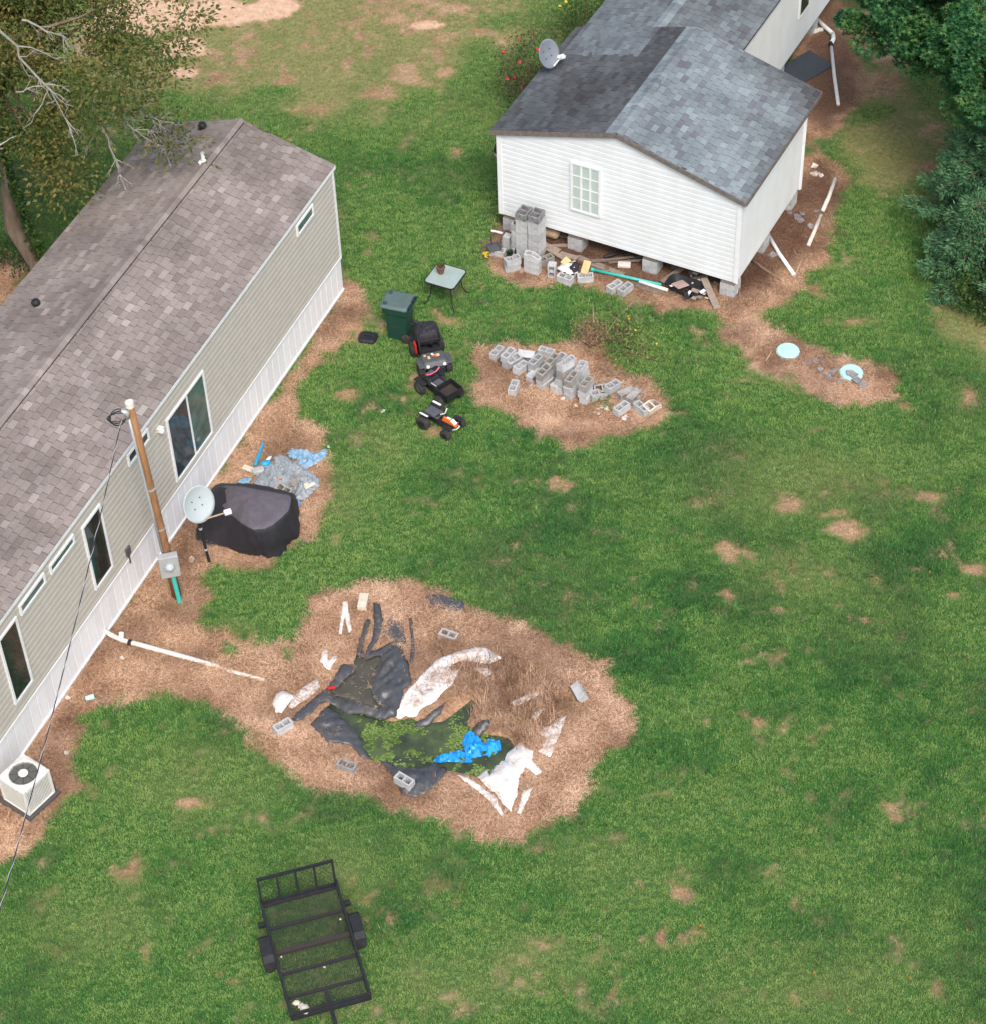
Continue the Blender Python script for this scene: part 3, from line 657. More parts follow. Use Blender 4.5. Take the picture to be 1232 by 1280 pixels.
for (a, b_) in (((240, 385), (420, 205)), ((670, 400), (810, 370)), ((810, 370), (930, 380)), ((905, 540), (960, 425)), ((175, 280), (195, 330)), ((940, 270), (1005, 302)), ((760, 205), (690, 300)), ((300, 330), (440, 270)), ((480, 330), (400, 400)), ((1000, 520), (1100, 450)), ((205, 170), (250, 215)), ((120, 300), (160, 250))):
    A = at(*Z(*a), .03); B = at(*Z(*b_), .07); C = (A + B) / 2 + Vector((0, 0, .03)); m = MB().tube([A, C, B], [.008, .010, .006], 5)
    tag(obj('dry_stick', m, 'wood_grey' if random.random() < .4 else 'ply'), 'thin dry stick lying across the dirt around the block pile', 'stick', 'sticks around the block pile')

# stacks beside the house (zoom 7.7 px per photo px)
Y7 = lambda x, y: (600 + x / 7.7, 240 + y / 7.7)
HD = math.degrees(HA)
G2 = 'blocks stacked by the house corner'
WIDE = {k: block_mb(w_=.29).mesh('concrete_block', MT[k]) for k in ('concrete', 'concrete_dark')}
dk_ = ('concrete',) * 6 + ('concrete_dark',)
column(*Y7(418, 172), 7, HD, 'the left half of the tall twin column by the white wall', G2, dk_, .006, 0, WIDE)
column(*Y7(540, 195), 7, HD, 'the right half of the tall twin column by the white wall', G2, dk_, .006, 0, WIDE)
column(*Y7(378, 300), 5, HD - 90, 'the shorter column in front of the tall twin column', G2, ('concrete', 'concrete', 'concrete', 'concrete', 'concrete_old'), .006)
p = at(*Y7(500, 590), .59)
for k in range(3):
    o = link('concrete_block' if k < 2 else 'broken_block', BLK['concrete'] if k < 2 else BRK, loc=(p.x, p.y, k * .196), rot=(0, 0, R(HD - 90 + 3 * k))); tag(o, ('lowest', 'middle', 'broken topmost')[k] + ' block of the low open-topped stack below the tall column', 'concrete block', G2)
p = at(*Y7(303, 630), .39)
for k in range(2): tag(link('concrete_block', BLK['concrete'], loc=(p.x + .01 * k, p.y, k * .196), rot=(0, 0, R(HD - 90 + (52 if k else 40)))), ('lower', 'upper')[k] + ' pale block of the two high pair holding black plant pots', 'concrete block', G2)
block(*Y7(228, 405), .4, HD - 90, 'block standing on end left of the stacked columns', rot=(0, R(90)), z0=.2)
block(*Y7(285, 468), .2, HD - 95, 'half hidden block behind the two high pair with pots')
block(*Y7(165, 545), .2, HD - 85, 'leftmost block under the grey dustpan by the house corner')
block(*Y7(628, 625), .2, HD - 30, 'hollow block right of the open-topped stack', me=BLK['concrete_old'])
block(*Y7(695, 665), .4, HD - 75, 'block standing on end with its cell facing the lawn', rot=(R(90), R(90)), z0=.2)
block(*Y7(815, 805), .2, HD - 95, 'nearest hollow block in front of the torn plastic scraps')
block(*Y7(1008, 795), .2, HD - 60, 'hollow block holding a cream foam slab')
block(*Y7(845, 770), .2, HD - 80, 'block buried under torn plastic scraps', me=BLK['concrete_old'])
X4 = lambda x, y: (740 + x / 6.48, 280 + y / 6.48)
block(*X4(178, 485), .2, HD - 20, 'left block of the pair lying in front of the turquoise pipe', me=BLK['concrete'])
block(*X4(265, 505), .2, HD - 15, 'right block of the pair lying in front of the turquoise pipe')
m = MB().box((0, 0, .03), (.2, .1, .06)); p = at(*Y7(398, 770)); tag(obj('brick', m, 'brick', loc=(p.x, p.y, .01), rot=(.1, 0, R(70)), bevel=.006), 'single reddish brick on the dirt below the block stacks', 'brick')
# dark pots and plant
p = at(*Y7(283, 590), .42)
m = MB().lathe([(.05, -.16), (.075, 0), (.08, 0), (.066, -.02)], 14); t = thing('plant_pot', 'small black pot with dark plant set in the pale block', 'plant pot', (p.x, p.y, .42)); obj('pot', m, 'black', t)
lf = MB()
for i in range(26):
    a = random.random() * 6.28; l = random.uniform(.05, .12); lf.bar((0, 0, 0), (l * math.cos(a), l * math.sin(a), random.uniform(.02, .1)), .03, .004)
MT['leaf_dark'] = leaf_mat('dark_leaf', [(.2, (.006, .025, .012)), (.8, (.02, .07, .03))]); obj('foliage', lf, 'leaf_dark', t)
p = at(*Y7(335, 575), .42); tag(obj('bottle', MB().lathe([(.03, -.15), (.03, .03), (.012, .06), (.012, .1)], 10), 'black', loc=(p.x, p.y, .42)), 'dark bottle standing in the pale block beside the small pot', 'bottle')
# grey dustpan tool and yellow flowers
p = at(*Y7(130, 535), .22); t = thing('dustpan', 'grey dustpan with upright handle resting on the leftmost block', 'dustpan', (p.x, p.y, .2), R(20))
m = MB(); m.box((0, 0, .01), (.3, .26, .012)); m.box((0, .13, .04), (.3, .012, .08)); m.box((-.15, 0, .03), (.012, .26, .06)); m.box((.15, 0, .03), (.012, .26, .06)); obj('pan', m, 'grey_plastic', t); obj('handle', MB().tube([(0, .12, .03), (0, .17, .2), (.01, .17, .24)], .014, 8), 'black', t)
p = at(*Y7(62, 630)); t = thing('flower_clump', 'little clump of yellow flowers at the lawn edge by the house corner', 'flowers', (p.x, p.y, 0))
m = MB(); l_ = MB()
for i in range(16):
    a = random.random() * 6.28; rr = random.random() * .1; h = random.uniform(.06, .14); q = Vector((rr * math.cos(a), rr * math.sin(a), h)); l_.tube([(q.x * .4, q.y * .4, 0), q], .004, 4); m.lathe([(.002, 0), (.026, .006), (.02, .014)], 6, q)
obj('petals', m, 'yellow', t); obj('stems', l_, 'leaf_dark', t)
# torn plastic scraps, cream slabs
def slab(name, px, py, zt, l, w_, h, yaw, mat, label, cat, rot=(0, 0), group=None, bevel=.02):
    p = at(px, py, zt); return tag(obj(name, MB().box((0, 0, 0), (l, w_, h)), mat, loc=(p.x, p.y, zt), rot=(rot[0], rot[1], R(yaw)), bevel=bevel), label, cat, group)
slab('foam_slab', *Y7(1012, 725), .32, .34, .19, .06, 62, 'cream', 'cream foam slab stuck upright in a block by the turquoise pipe', 'foam', (0, R(-48)))
slab('foam_slab', *Y7(820, 670), .25, .22, .18, .08, 40, 'cream', 'smaller cream foam chunk on top of the torn plastic scraps', 'foam', (R(15), R(-20)))
# ------------------------------------------------------------------ sheets that lie on the ground (tarps, liner, white plastic)
def cdt_sheet(name, poly, zf, mat, step=.07, thick=.006, smooth=True, seed=0, world=None, jag=.35):
    P = [Vector((x, y)) for x, y in (world if world is not None else poly_w(poly))]; bd = []
    rnd = random.Random(seed + 5)
    for i in range(len(P)):
        a, b_ = P[i], P[(i + 1) % len(P)]; k = max(1, int((b_ - a).length / step)); nrm = Vector((-(b_ - a).y, (b_ - a).x)).normalized()
        for j in range(k): bd.append(a + (b_ - a) * (j / k) + nrm * (rnd.uniform(-jag, jag) * step if j else 0))
    arr = np.array(bd); x0, y0 = arr.min(0); x1, y1 = arr.max(0)
    gx = np.arange(x0, x1, step); gy = np.arange(y0, y1, step); X, Y = np.meshgrid(gx, gy)
    r2 = np.random.default_rng(seed); X = X + r2.uniform(-.3, .3, X.shape) * step; Y = Y + r2.uniform(-.3, .3, Y.shape) * step
    d = sdist(X, Y, arr); k = d > step * .5
    pts = bd + [Vector((x, y)) for x, y in zip(X[k], Y[k])]; n = len(bd)
    ed = [(i, (i + 1) % n) for i in range(n)]
    v, e, f, *_ = delaunay_2d_cdt([Vector((p[0], p[1])) for p in pts], ed, [list(range(n))], 1, 1e-5)
    va = np.array([(q[0], q[1]) for q in v]); dd = np.clip(sdist(va[:, 0], va[:, 1], arr), 0, 9)
    base = gz_np(va[:, 0], va[:, 1])
    me = bpy.data.meshes.new(name); me.from_pydata([(x, y, b_ + zf(x, y, q)) for (x, y), b_, q in zip(va, base, dd)], [], [list(q) for q in f]); me.materials.append(MT[mat]); me.update()
    if smooth: me.polygons.foreach_set('use_smooth', [True] * len(me.polygons))
    o = link(name, me); md = o.modifiers.new('s', 'SOLIDIFY'); md.thickness = thick; md.offset = 1; return o
def wrinkle(amp, sc, ang=0, st=3.0, base=.02, seed=0, mound=0, pw=1.0):
    c, s = math.cos(ang), math.sin(ang)
    def f(x, y, d):
        u, v = (x * c + y * s), (-x * s + y * c)
        q = 1 - abs(noise.noise(Vector((u * sc / st, v * sc, seed)))) * 2
        q2 = 1 - abs(noise.noise(Vector((u * sc * 1.9, v * sc * 2.1, seed + 9)))) * 2
        e = min(1, .22 + d * 4)
        q3 = 1 - abs(noise.noise(Vector((u * sc * 3.3 / st, v * sc * 4.2, seed + 19)))) * 2
        return base + amp * e * max(0, q * .6 + q2 * .3 + q3 * .2) ** pw + mound * min(1, d * 4) 
    return f
Q = lambda L, s, ox, oy: [(ox + x / s, oy + y / s) for x, y in L]
# torn plastic by the house
o = cdt_sheet('torn_plastic', Q([(730,740),(780,690),(850,680),(905,660),(930,680),(960,720),(930,780),(860,800),(800,770)], 7.7, 600, 248), wrinkle(.16, 9, .4, 1.5, .2, 3), 'sheet_white', .04, seed=3); tag(o, 'torn white plastic scraps heaped over blocks in front of the house', 'plastic')
o = cdt_sheet('torn_plastic', Q([(840,700),(905,690),(960,700),(945,770),(900,800),(860,760)], 7.7, 600, 248), wrinkle(.2, 10, 1.2, 1.5, .24, 5), 'cover', .04, seed=4); tag(o, 'torn black plastic crumpled on top of the white scraps', 'plastic')

# ------------------------------------------------------------------ piers, planks, pipes and junk under the house
def pier(X, Y, courses, half=False):
    p = MB(); p.box((X, Y, courses * .2 + (HB - .0 - courses * .2) / 2), (.38, .36, HB - courses * .2 - .004)); po = obj('pier', p, 'wood_grey', hh)
    for k in range(courses):
        for s in (-1, 1):
            link('block', BLK['concrete'], po, loc=(X, Y + s * .098, k * .198), rot=(0, 0, 0))
for X, Y in ((.22, .22), (.22, 2.3), (.22, 4.35), (.22, HW - .22), (2.1, .22), (3.95, .22), (2.1, HW - .22), (3.95, HW - .22), (2.1, 2.3), (2.1, 4.35), (6.5, 2.6), (9, 2.6), (11.5, 2.6), (14, 2.6), (6.5, 6), (9, 6), (11.5, 6)): pier(X, Y, 2)
def plank(a, b_, wd, th, mat, label, group=None, za=.03, zb=.03, name='plank', cat='plank'):
    A, B = at(*a, za), at(*b_, zb); return tag(obj(name, MB().bar(A, B, wd, th), mat), label, cat, group)
PL = ('weathered plank among the timber scraps in the shade under the white house', 'plank scraps under the house')
for a, b_, wd in (((600,495),(760,570),.14), ((640,520),(860,512),.1), ((600,520),(800,640),.12), ((760,590),(930,640),.16), ((1060,665),(1232,655),.09), ((750,385),(890,440),.18), ((770,420),(880,430),.1)):
    plank(Y7(*a), Y7(*b_), wd, .035, 'wood_grey', *PL, za=random.uniform(.03, .12), zb=random.uniform(.03, .12))
plank(Y7(930, 625), Y7(1232, 755), .17, .04, 'wood_grey', 'long pale plank running behind the turquoise pipe')
plank(X4(0, 315), X4(250, 415), .16, .04, 'wood_grey', 'middle length of pale board lying beside the turquoise pipe')
plank(X4(350, 490), X4(560, 560), .17, .04, 'wood_grey', 'board half buried in straw below the white pipe end')
for a, b_, wd in (((30,300),(330,265),.05), ((130,310),(430,290),.05), ((340,290),(440,260),.2), ((560,470),(720,360),.14), ((600,440),(700,400),.08), ((780,400),(830,380),.1), ((640,350),(740,330),.1), ((980,470),(1040,500),.06), ((830,440),(930,420),.09)):
    plank(X4(*a), X4(*b_), wd, .035, 'wood_grey', *PL, za=random.uniform(.03, .1), zb=random.uniform(.03, .16))
plank(X4(900, 440), X4(1010, 690), .17, .045, 'wood_grey', 'grey plank leaning out towards the lawn beside the corner pier', za=.3, zb=.03)
m = MB().tube([at(*X4(90, 270), .06), at(*X4(280, 215), .1)], .045, 10); tag(obj('black_pipe', m, 'black'), 'short black pipe end lying in the dark under the house', 'pipe')
slab('drum', *Y7(685, 390), .2, .42, .26, .26, HD - 90, 'ply', 'brown drum lying on its side under the house behind the tall column', 'drum', bevel=.1)
slab('paint_tray', *X4(255, 330), .06, .32, .16, .1, -8, 'chalk', 'small pale box lying on the dirt under the house', 'box')
m = MB().tube([at(*Y7(1065, 745), .1), at(*X4(380, 460), .09)], .04, 10); t = thing('drain_pipe', 'turquoise plastic pipe lying along the front of the house', 'pipe', (0, 0, 0)); obj('pipe', MB().tube([at(*Y7(1065, 745), .1), at(*X4(555, 492), .08)], .038, 10), 'teal', t, smooth=True); obj('collar', MB().tube([at(*Y7(1065, 745), .1), at(*Y7(1092, 752), .1)], .048, 10), 'teal', t)
m = MB().tube([at(*X4(375, 465), .12), at(*X4(610, 535), .07)], .042, 10); tag(obj('white_pipe', m, 'white', smooth=True), 'white pipe length lying against the turquoise pipe in front of the house', 'pipe')
m = MB().tube([at(*Y7(110, 372), .05), at(*Y7(215, 398), .05)], .03, 8); tag(obj('white_pipe', m, 'white'), 'short white pipe stub poking out by the far left corner pier', 'pipe')
# plastic tub of junk
c = at(*X4(750, 540), .0); t = thing('junk_tub', 'black plastic tub of junk lying in front of the corner pier', 'tub', (c.x, c.y, 0), R(-33))
ol = [(.46 * math.copysign(abs(math.cos(a)) ** .6, math.cos(a)), .27 * math.copysign(abs(math.sin(a)) ** .6, math.sin(a))) for a in [i * math.pi / 14 for i in range(28)]]
m = MB(); rings = [[(x * .86, y * .86, .03) for x, y in ol], [(x, y, .2) for x, y in ol], [(x * 1.07, y * 1.1, .21) for x, y in ol], [(x * 1.07, y * 1.1, .185) for x, y in ol], [(x * .96, y * .95, .19) for x, y in ol], [(x * .82, y * .82, .05) for x, y in ol]]
n = 28; m.v = [q for r in rings for q in r]; m.f = [(i * n + j, i * n + (j + 1) % n, (i + 1) * n + (j + 1) % n, (i + 1) * n + j) for i in range(5) for j in range(n)] + [tuple(range(n)), tuple(range(5 * n, 6 * n))]
obj('tub', m, 'black', t, smooth=True)
slab('faded_book', *X4(710, 490), .24, .34, .3, .03, 30, 'board_pink', 'faded pink board lying in the junk tub', 'board', (R(-8), R(6)))
for i, (x, y) in enumerate(((640, 500), (780, 560), (830, 540), (860, 590), (820, 600), (790, 500), (760, 580), (890, 545))):
    slab('junk_scrap', *X4(x, y), .19 + .01 * i, random.uniform(.1, .22), random.uniform(.05, .12), .02, random.uniform(0, 180), random.choice(('white', 'rubble', 'black', 'wood_grey', 'chalk')), 'small broken scrap heaped in the junk tub', 'scrap', (random.uniform(-.4, .4), random.uniform(-.4, .4)), 'scraps in the junk tub', .004)
for i, (x, y) in enumerate(((800, 430), (830, 400), (850, 440), (930, 600), (910, 560), (600, 470), (880, 480), (815, 460))):
    slab('junk_scrap', *X4(x, y), .1, random.uniform(.12, .3), random.uniform(.04, .1), .02, random.uniform(0, 180), random.choice(('white', 'rubble', 'wood_grey', 'chalk')), 'pale broken scrap on the dirt around the junk tub', 'scrap', (random.uniform(-.5, .5), random.uniform(-.5, .5)), 'scraps around the junk tub', .004)

# ------------------------------------------------------------------ right of the house: pipes, sticks, septic lids
V5 = lambda x, y: (920 + x / 3.556, 160 + y / 3.556)
def pipe(pts, r, mat, label, z=.06, cat='pipe', name='white_pipe', rs=None, n=10):
    return tag(obj(name, MB().tube([at(*p[:2], p[2] if len(p) > 2 else z) for p in pts], rs or r, n), mat, smooth=True), label, cat)
pipe([V5(437, 225), V5(408, 310), V5(382, 368)], .055, 'pvc', 'upper white pipe length lying on the dirt right of the house', .06)
pipe([V5(374, 388), V5(345, 460), V5(318, 522)], .05, 'pvc', 'lower white pipe length pointing at the lawn right of the house', .05)
pipe([(*V5(138, 470), .12), (*V5(190, 560), .08), (*V5(255, 652), .05)], .05, 'white', 'white pipe slanting out from the right wall pier onto the dirt')
m = MB(); m.tube([at(1021, 25, .1), at(1032, 35, .1), at(1040, 42, .1)], .06, 10); m.tube([at(1040, 42, .1), at(1041, 48, .1), at(1038, 56, .08)], .062, 10); t = thing('drain_pipe', 'white drain pipe with an elbow in the shade near the upper house wall', 'pipe'); obj('elbow', m, 'white', t, smooth=True)
obj('pipe', MB().tube([at(1038, 58, .07), at(1042, 95, .06), at(1047, 131, .05)], .05, 10), 'white', t, smooth=True); obj('collar', MB().tube([at(1038, 54, .08), at(1038, 58, .08)], .07, 10), 'black', t)
pipe([(*V5(55, 578), .05), (*V5(120, 625), .06), (*V5(165, 655), .04), (*V5(205, 684), .03)], .04, 'dead_dark', 'dark fallen branch lying off the right front corner of the house', cat='branch', name='fallen_branch', rs=[.045, .04, .035, .02])
pipe([(*V5(2, 660), .3), (*V5(8, 700), .12), (*V5(18, 765), .03)], .02, 'dead_dark', 'thin stick leaning on the corner pier of the house', cat='stick', name='stick')
pipe([(*V5(-5, 650), .5), (*V5(2, 735), .04)], .03, 'white', 'short white pipe leaning upright behind the corner pier')
pipe([(*V5(300, 560), .03), (*V5(255, 665), .03)], .02, 'ply', 'thin tan stick on the dirt below the slanting white pipe', cat='stick', name='stick')
scraps('paper_scrap', [V5(335, 205), V5(350, 200), V5(365, 208), V5(375, 215), V5(348, 175), V5(345, 212)], 'chalk', 'white torn scrap on the dirt beside the right wall', 'scraps by the right wall', .05, .12, .2)
scraps('soil_clod', [V5(270, 400), V5(290, 385), V5(160, 570), V5(280, 415), V5(330, 440), V5(240, 380), V5(355, 375)], 'rubble', 'pale clod on the trenched dirt right of the house', 'clods by the right wall', .06, .14, .3)
scraps('paper_scrap', [(1018, 40), (1024, 38), (1012, 36)], 'chalk', 'pale scrap beside the elbow drain pipe', 'scraps by the elbow pipe', .06, .12, .2)
m = MB().box((0, 0, .02), (1.5, .9, .02)); p = at(1002, 88); tag(obj('sheet_panel', m, 'slate', loc=(p.x, p.y, .03), rot=(R(3), 0, R(40))), 'dark grey sheet panel lying in the shade beside the upper wall', 'panel')
def septic(px, py, label):
    p = at(px, py); t = thing('septic_lid', label, 'septic lid', (p.x, p.y, gz(p.x, p.y)))
    obj('lid', MB().lathe([(.27, .0), (.27, .05), (.255, .065), (.1, .08), (.0, .082)], 28), 'mint', t, smooth=False); obj('rim', MB().lathe([(.285, 0), (.285, .03), (.272, .03), (.272, 0)], 28), 'mint', t); return p
septic(984, 440, 'clean pale turquoise septic lid in the dirt nearer the house')
septic(1063, 467, 'pale turquoise septic lid half covered by broken slabs')
scraps('slab_fragment', [V5(348, 1040), V5(372, 1075), V5(425, 1085), V5(410, 1115), V5(405, 1100), V5(455, 1130), V5(440, 1075), V5(380, 1045), V5(560, 1145), V5(545, 1075), V5(375, 1020), V5(325, 1050)], 'rubble', 'grey broken slab fragment on the dirt between the septic lids', 'fragments by the septic lids', .05, .11, .3)
for x, y in ((505, 1092), (520, 1098), (532, 1120)):
    p = at(*V5(x, y), .1); m = MB().prism([(-.1, -.06), (.08, -.1), (.12, .05), (-.02, .1)], 0, .03); tag(obj('slab_fragment', m, 'rubble', loc=(p.x, p.y, .1), rot=(random.uniform(-.15, .15), 0, random.random() * 6)), 'grey broken slab piece lying on the covered septic lid', 'rubble', 'pieces on the septic lid')
pipe([V5(130, 1035), V5(165, 975)], .012, 'ply', 'thin straw coloured stick left of the clean septic lid', .03, 'stick', 'stick')
# ------------------------------------------------------------------ pond
V6 = lambda L: Q(L, 5.356, 330, 730)
V4 = lambda L: Q(L, 2.2, 260, 680)
POOL = V6([(620,490),(655,500),(680,522),(785,490),(760,560),(728,620),(715,700),(735,770),(795,832),(740,835),(560,775),(440,738),(520,680),(600,610)])
PW_ = poly_w(POOL); wr1 = wrinkle(.15, 5.2, .9, 3.4, .02, 1, 0, 1.2)
def linerz(x, y, d):
    s = float(sdist(np.array([x]), np.array([y]), PW_)[0]); k = min(1, max(0, (-s) / .22)); return .02 + (wr1(x, y, d) - .02) * (.1 + .9 * k) + .03 * min(1, max(0, k))
o = cdt_sheet('pond_liner', V6([(600,540),(650,455),(690,478),(790,440),(890,385),(975,560),(990,690),(940,720),(890,890),(800,905),(640,860),(560,860),(430,780),(395,800),(330,870),(230,935),(190,915),(330,790),(440,690),(520,560)]), linerz, 'liner', .06, seed=1)
tag(o, 'large black pond liner sheet round the brown pool at the upper left of the pond', 'pond liner', 'black liner sheets at the pond')
o = cdt_sheet('pond_liner', V4([(283,500),(330,440),(385,470),(425,520),(450,590),(425,585),(395,555),(330,548)]), wrinkle(.12, 5.4, .3, 3.2, .02, 2, 0, 1.2), 'liner', .06, seed=2); tag(o, 'black liner flap on the left bank below the white bulging sack', 'pond liner', 'black liner sheets at the pond')
o = cdt_sheet('pond_liner', V4([(470,590),(520,600),(560,606),(600,590),(640,588),(658,618),(640,655),(600,690),(570,702),(532,690),(508,640)]), wrinkle(.15, 5.4, 1.3, 3.2, .02, 4, 0, 1.2), 'liner', .06, seed=4); tag(o, 'black liner flap on the near bank under a concrete block', 'pond liner', 'black liner sheets at the pond')
o = cdt_sheet('pond_liner', V6([(735,140),(778,150),(800,265),(775,370),(700,485),(685,470),(735,365),(742,255)]), wrinkle(.14, 5, 1.2, 3, .05, 5, .08), 'liner', .04, seed=5); tag(o, 'long black liner fold standing up like a ribbon at the top of the pond', 'pond liner', 'black liner sheets at the pond')
o = cdt_sheet('pond_liner', V6([(690,245),(716,255),(675,385),(650,490),(612,515),(640,400)]), wrinkle(.12, 5, 1.2, 3, .04, 6, .05), 'liner', .04, seed=6); tag(o, 'narrow black liner strip left of the standing liner fold', 'pond liner', 'black liner sheets at the pond')
o = cdt_sheet('pond_liner', V6([(820,260),(850,225),(930,270),(960,420),(900,390),(790,350)]), wrinkle(.04, 4, 1.2, 2, .012, 7), 'liner', .05, seed=7); tag(o, 'black liner corner half covered in straw at the top of the pond', 'pond liner', 'black liner sheets at the pond')
o = cdt_sheet('liner_edge', V6([(970,240),(992,240),(1012,420),(1005,520),(980,540),(990,400)]), wrinkle(.08, 5, 1.5, 3, .03, 8, .04), 'liner', .04, seed=8); tag(o, 'thin black liner edge sticking out of the straw right of the pond top', 'pond liner')
o = cdt_sheet('pond_liner', V4([(565,490),(600,478),(655,440),(640,470),(605,495),(575,497)]), wrinkle(.06, 4, .5, 2, .04, 9, .05), 'liner', .04, seed=9); tag(o, 'black liner lip curling over the water below the white sheet', 'pond liner', 'black liner sheets at the pond')
o = cdt_sheet('pond_liner', V4([(712,520),(740,497),(780,487),(775,505),(745,525)]), wrinkle(.08, 4, .5, 2, .06, 10, .1), 'liner', .04, seed=10); tag(o, 'small black liner tip above the bright blue tarp', 'pond liner', 'black liner sheets at the pond')
o = cdt_sheet('liner_scrap', V4([(600,142),(640,140),(700,158),(706,188),(665,188),(612,165)]), wrinkle(.05, 5, .5, 2, .01, 11), 'slate', .05, seed=11); tag(o, 'dark grey scrap showing through straw at the top right edge of the pond clearing', 'sheeting')
wm, wnt, wb = new_mat('pond_water'); g_ = nd(wnt, 'ShaderNodeNewGeometry'); n_ = nd(wnt, 'ShaderNodeTexNoise', i_Scale=2.2, i_Detail=7, i_Roughness=.65); wnt.links.new(g_.outputs['Position'], n_.inputs['Vector'])
wnt.links.new(ramp(wnt, n_.outputs[0], [(.35, (.028, .038, .020)), (.52, (.05, .066, .030)), (.68, (.08, .11, .042))]).outputs[0], wb.inputs['Base Color']); wb.inputs['Roughness'].default_value = .12; wb.inputs['Specular IOR Level'].default_value = .5
MT['water'] = wm
MT['murk'] = M('murky_water', (.085, .078, .052), (.055, .052, .036), 2.5, .12, spec=.5, world=True)
WZ = -.085
def flat_sheet(name, poly, z, mat):
    P = poly_w(poly); m = MB(); m.v = [(x, y, z) for x, y in P]; bm = bmesh.new(); bm.faces.new([bm.verts.new(v) for v in m.v]); bmesh.ops.triangulate(bm, faces=bm.faces[:])
    me = bpy.data.meshes.new(name); bm.to_mesh(me); bm.free(); me.materials.append(MT[mat])
    for p_ in me.polygons:
        if p_.normal.z < 0: p_.flip()
    return link(name, me, kind='structure')
flat_sheet('pond_water', BASIN_PX, WZ, 'water')
gp = poly_w(POOL).mean(0)
o = cdt_sheet('pool_water', POOL, lambda x, y, d: .062 - gz(x, y) + gz(*gp), 'murk', .1, .003, seed=12); o['kind'] = 'structure'
# duckweed: flat bright leaf flecks on the water
MT['duckweed'] = leaf_mat('duckweed', [(.1, (.045, .085, .018)), (.5, (.10, .16, .035)), (.9, (.24, .32, .10))], .6, .1)
xs = RNG.uniform(BASIN[:, 0].min(), BASIN[:, 0].max(), 60000); ys = RNG.uniform(BASIN[:, 1].min(), BASIN[:, 1].max(), 60000)
dd = sdist(xs, ys, BASIN); pxy = np.array([topx((x, y, WZ)) for x, y in zip(xs[:60000], ys[:60000])])
dens = sm(fbm(xs, ys, 2.2, 3) + .5 * (fbm(xs, ys, 8, 1) - .5), .50, .66) * (.05 + .95 * sm(pxy[:, 1], 885, 925) * sm(pxy[:, 0], 425, 470)) 
k = (dd > .12) & (RNG.random(60000) < dens * .55)
cx, cy = xs[k], ys[k]; n = len(cx); r = RNG.uniform(.008, .022, n); a0 = RNG.uniform(0, 6.28, n)
V = np.zeros((n, 5, 3)); 
for j in range(5): V[:, j, 0] = cx + r * np.cos(a0 + j * 1.257) * 1.3; V[:, j, 1] = cy + r * np.sin(a0 + j * 1.257); V[:, j, 2] = WZ + .004 + RNG.uniform(0, .006, n)
link('duckweed', fast_mesh('duckweed', V.reshape(-1, 3), np.arange(n * 5).reshape(n, 5), MT['duckweed']), kind='stuff')
# white sheets
WG = 'white sheets round the pond'
def white(poly, label, amp=.07, sc=3.5, ang=1.0, st=2.5, base=.03, seed=0, mound=0, step=.06, z=V4, mat='sheet_white', name='white_sheet'):
    o = cdt_sheet(name, z(poly), wrinkle(amp * .62, sc * 1.7, ang, st * 2.6, base, seed, mound, 1.0), mat, step * .7, .003, seed=seed, jag=.3); return tag(o, label, 'sheet', WG)
white([(507,476),(530,440),(546,412),(588,366),(625,328),(660,310),(672,330),(668,352),(692,350),(676,386),(657,404),(622,440),(592,455),(574,474),(545,471),(530,478)], 'wide white sheet sloping down to the green water from the middle of the pond', .05, 5, .9, 4, .05, 21)
white([(612,345),(640,318),(690,300),(740,288),(765,290),(808,318),(775,335),(700,325),(665,338),(640,352)], 'white sheet strip along the upper bank right of the liner', .08, 5, .9, 2, .04, 22, .05)
white([(732,346),(768,345),(786,358),(765,372)], 'small white sheet patch in the dead weeds', .05, 5, .9, 2, .05, 23)
white([(740,640),(765,612),(775,640),(800,572),(835,560),(858,545),(872,562),(895,575),(890,600),(918,630),(902,640),(872,618),(852,650),(850,690),(832,742),(812,722),(790,690),(768,672)], 'largest bright white sheet spread on the near right bank below the blue tarp', .13, 3.6, 1.9, 3, .04, 24)
white([(685,634),(705,638),(760,676),(792,700),(813,752),(800,745),(770,705),(740,680),(700,650)], 'long narrow white strip beside the largest white sheet', .06, 6, -.6, 3, .03, 25)
white([(866,680),(892,672),(860,745),(848,742)], 'short white strip right of the largest white sheet', .05, 6, 1.1, 3, .03, 26)
white([(905,520),(940,500),(985,474),(965,530),(940,590),(905,575),(930,540)], 'white sheet streaked with straw near the right end of the pond', .09, 5, 1.0, 3, .03, 27)
white([(828,442),(860,425),(912,408),(905,422),(870,440),(840,452)], 'dirty white strip in the dead weeds above the streaked sheet', .05, 6, .5, 3, .05, 28)
white([(888,480),(905,462),(925,455),(915,470),(900,490)], 'tiny white sheet patch near the right block', .05, 6, .5, 3, .05, 29)
white([(178,440),(188,415),(205,405),(225,412),(240,422),(225,440),(205,468),(185,465)], 'bulging white sack at the left end of the pond', .03, 3, .5, 1, .03, 30, .18, .05, name='white_sack')
white([(235,425),(262,395),(300,372),(310,398),(270,430),(232,455),(222,450)], 'straw streaked white sheet right of the bulging sack', .09, 7, .9, 4, .02, 31)
white([(308,325),(320,290),(332,295),(330,325),(350,310),(355,322),(335,350),(325,345)], 'small torn white sheet above the left liner edge', .09, 7, 1.0, 3, .03, 32)
white([(373,160),(385,162),(388,190),(397,240),(388,248),(376,205),(368,252),(360,252),(366,205)], 'thin forked white strip hanging left of the flat paver block', .08, 8, 1.4, 3, .03, 33, .03, .04)
p = at(415, 863); tag(obj('red_rag', MB().box((0, 0, .03), (.16, .06, .03), (.2, .1, .3)), 'red', loc=(p.x, p.y, .05)), 'small red rag beside the bulging white sack', 'rag')
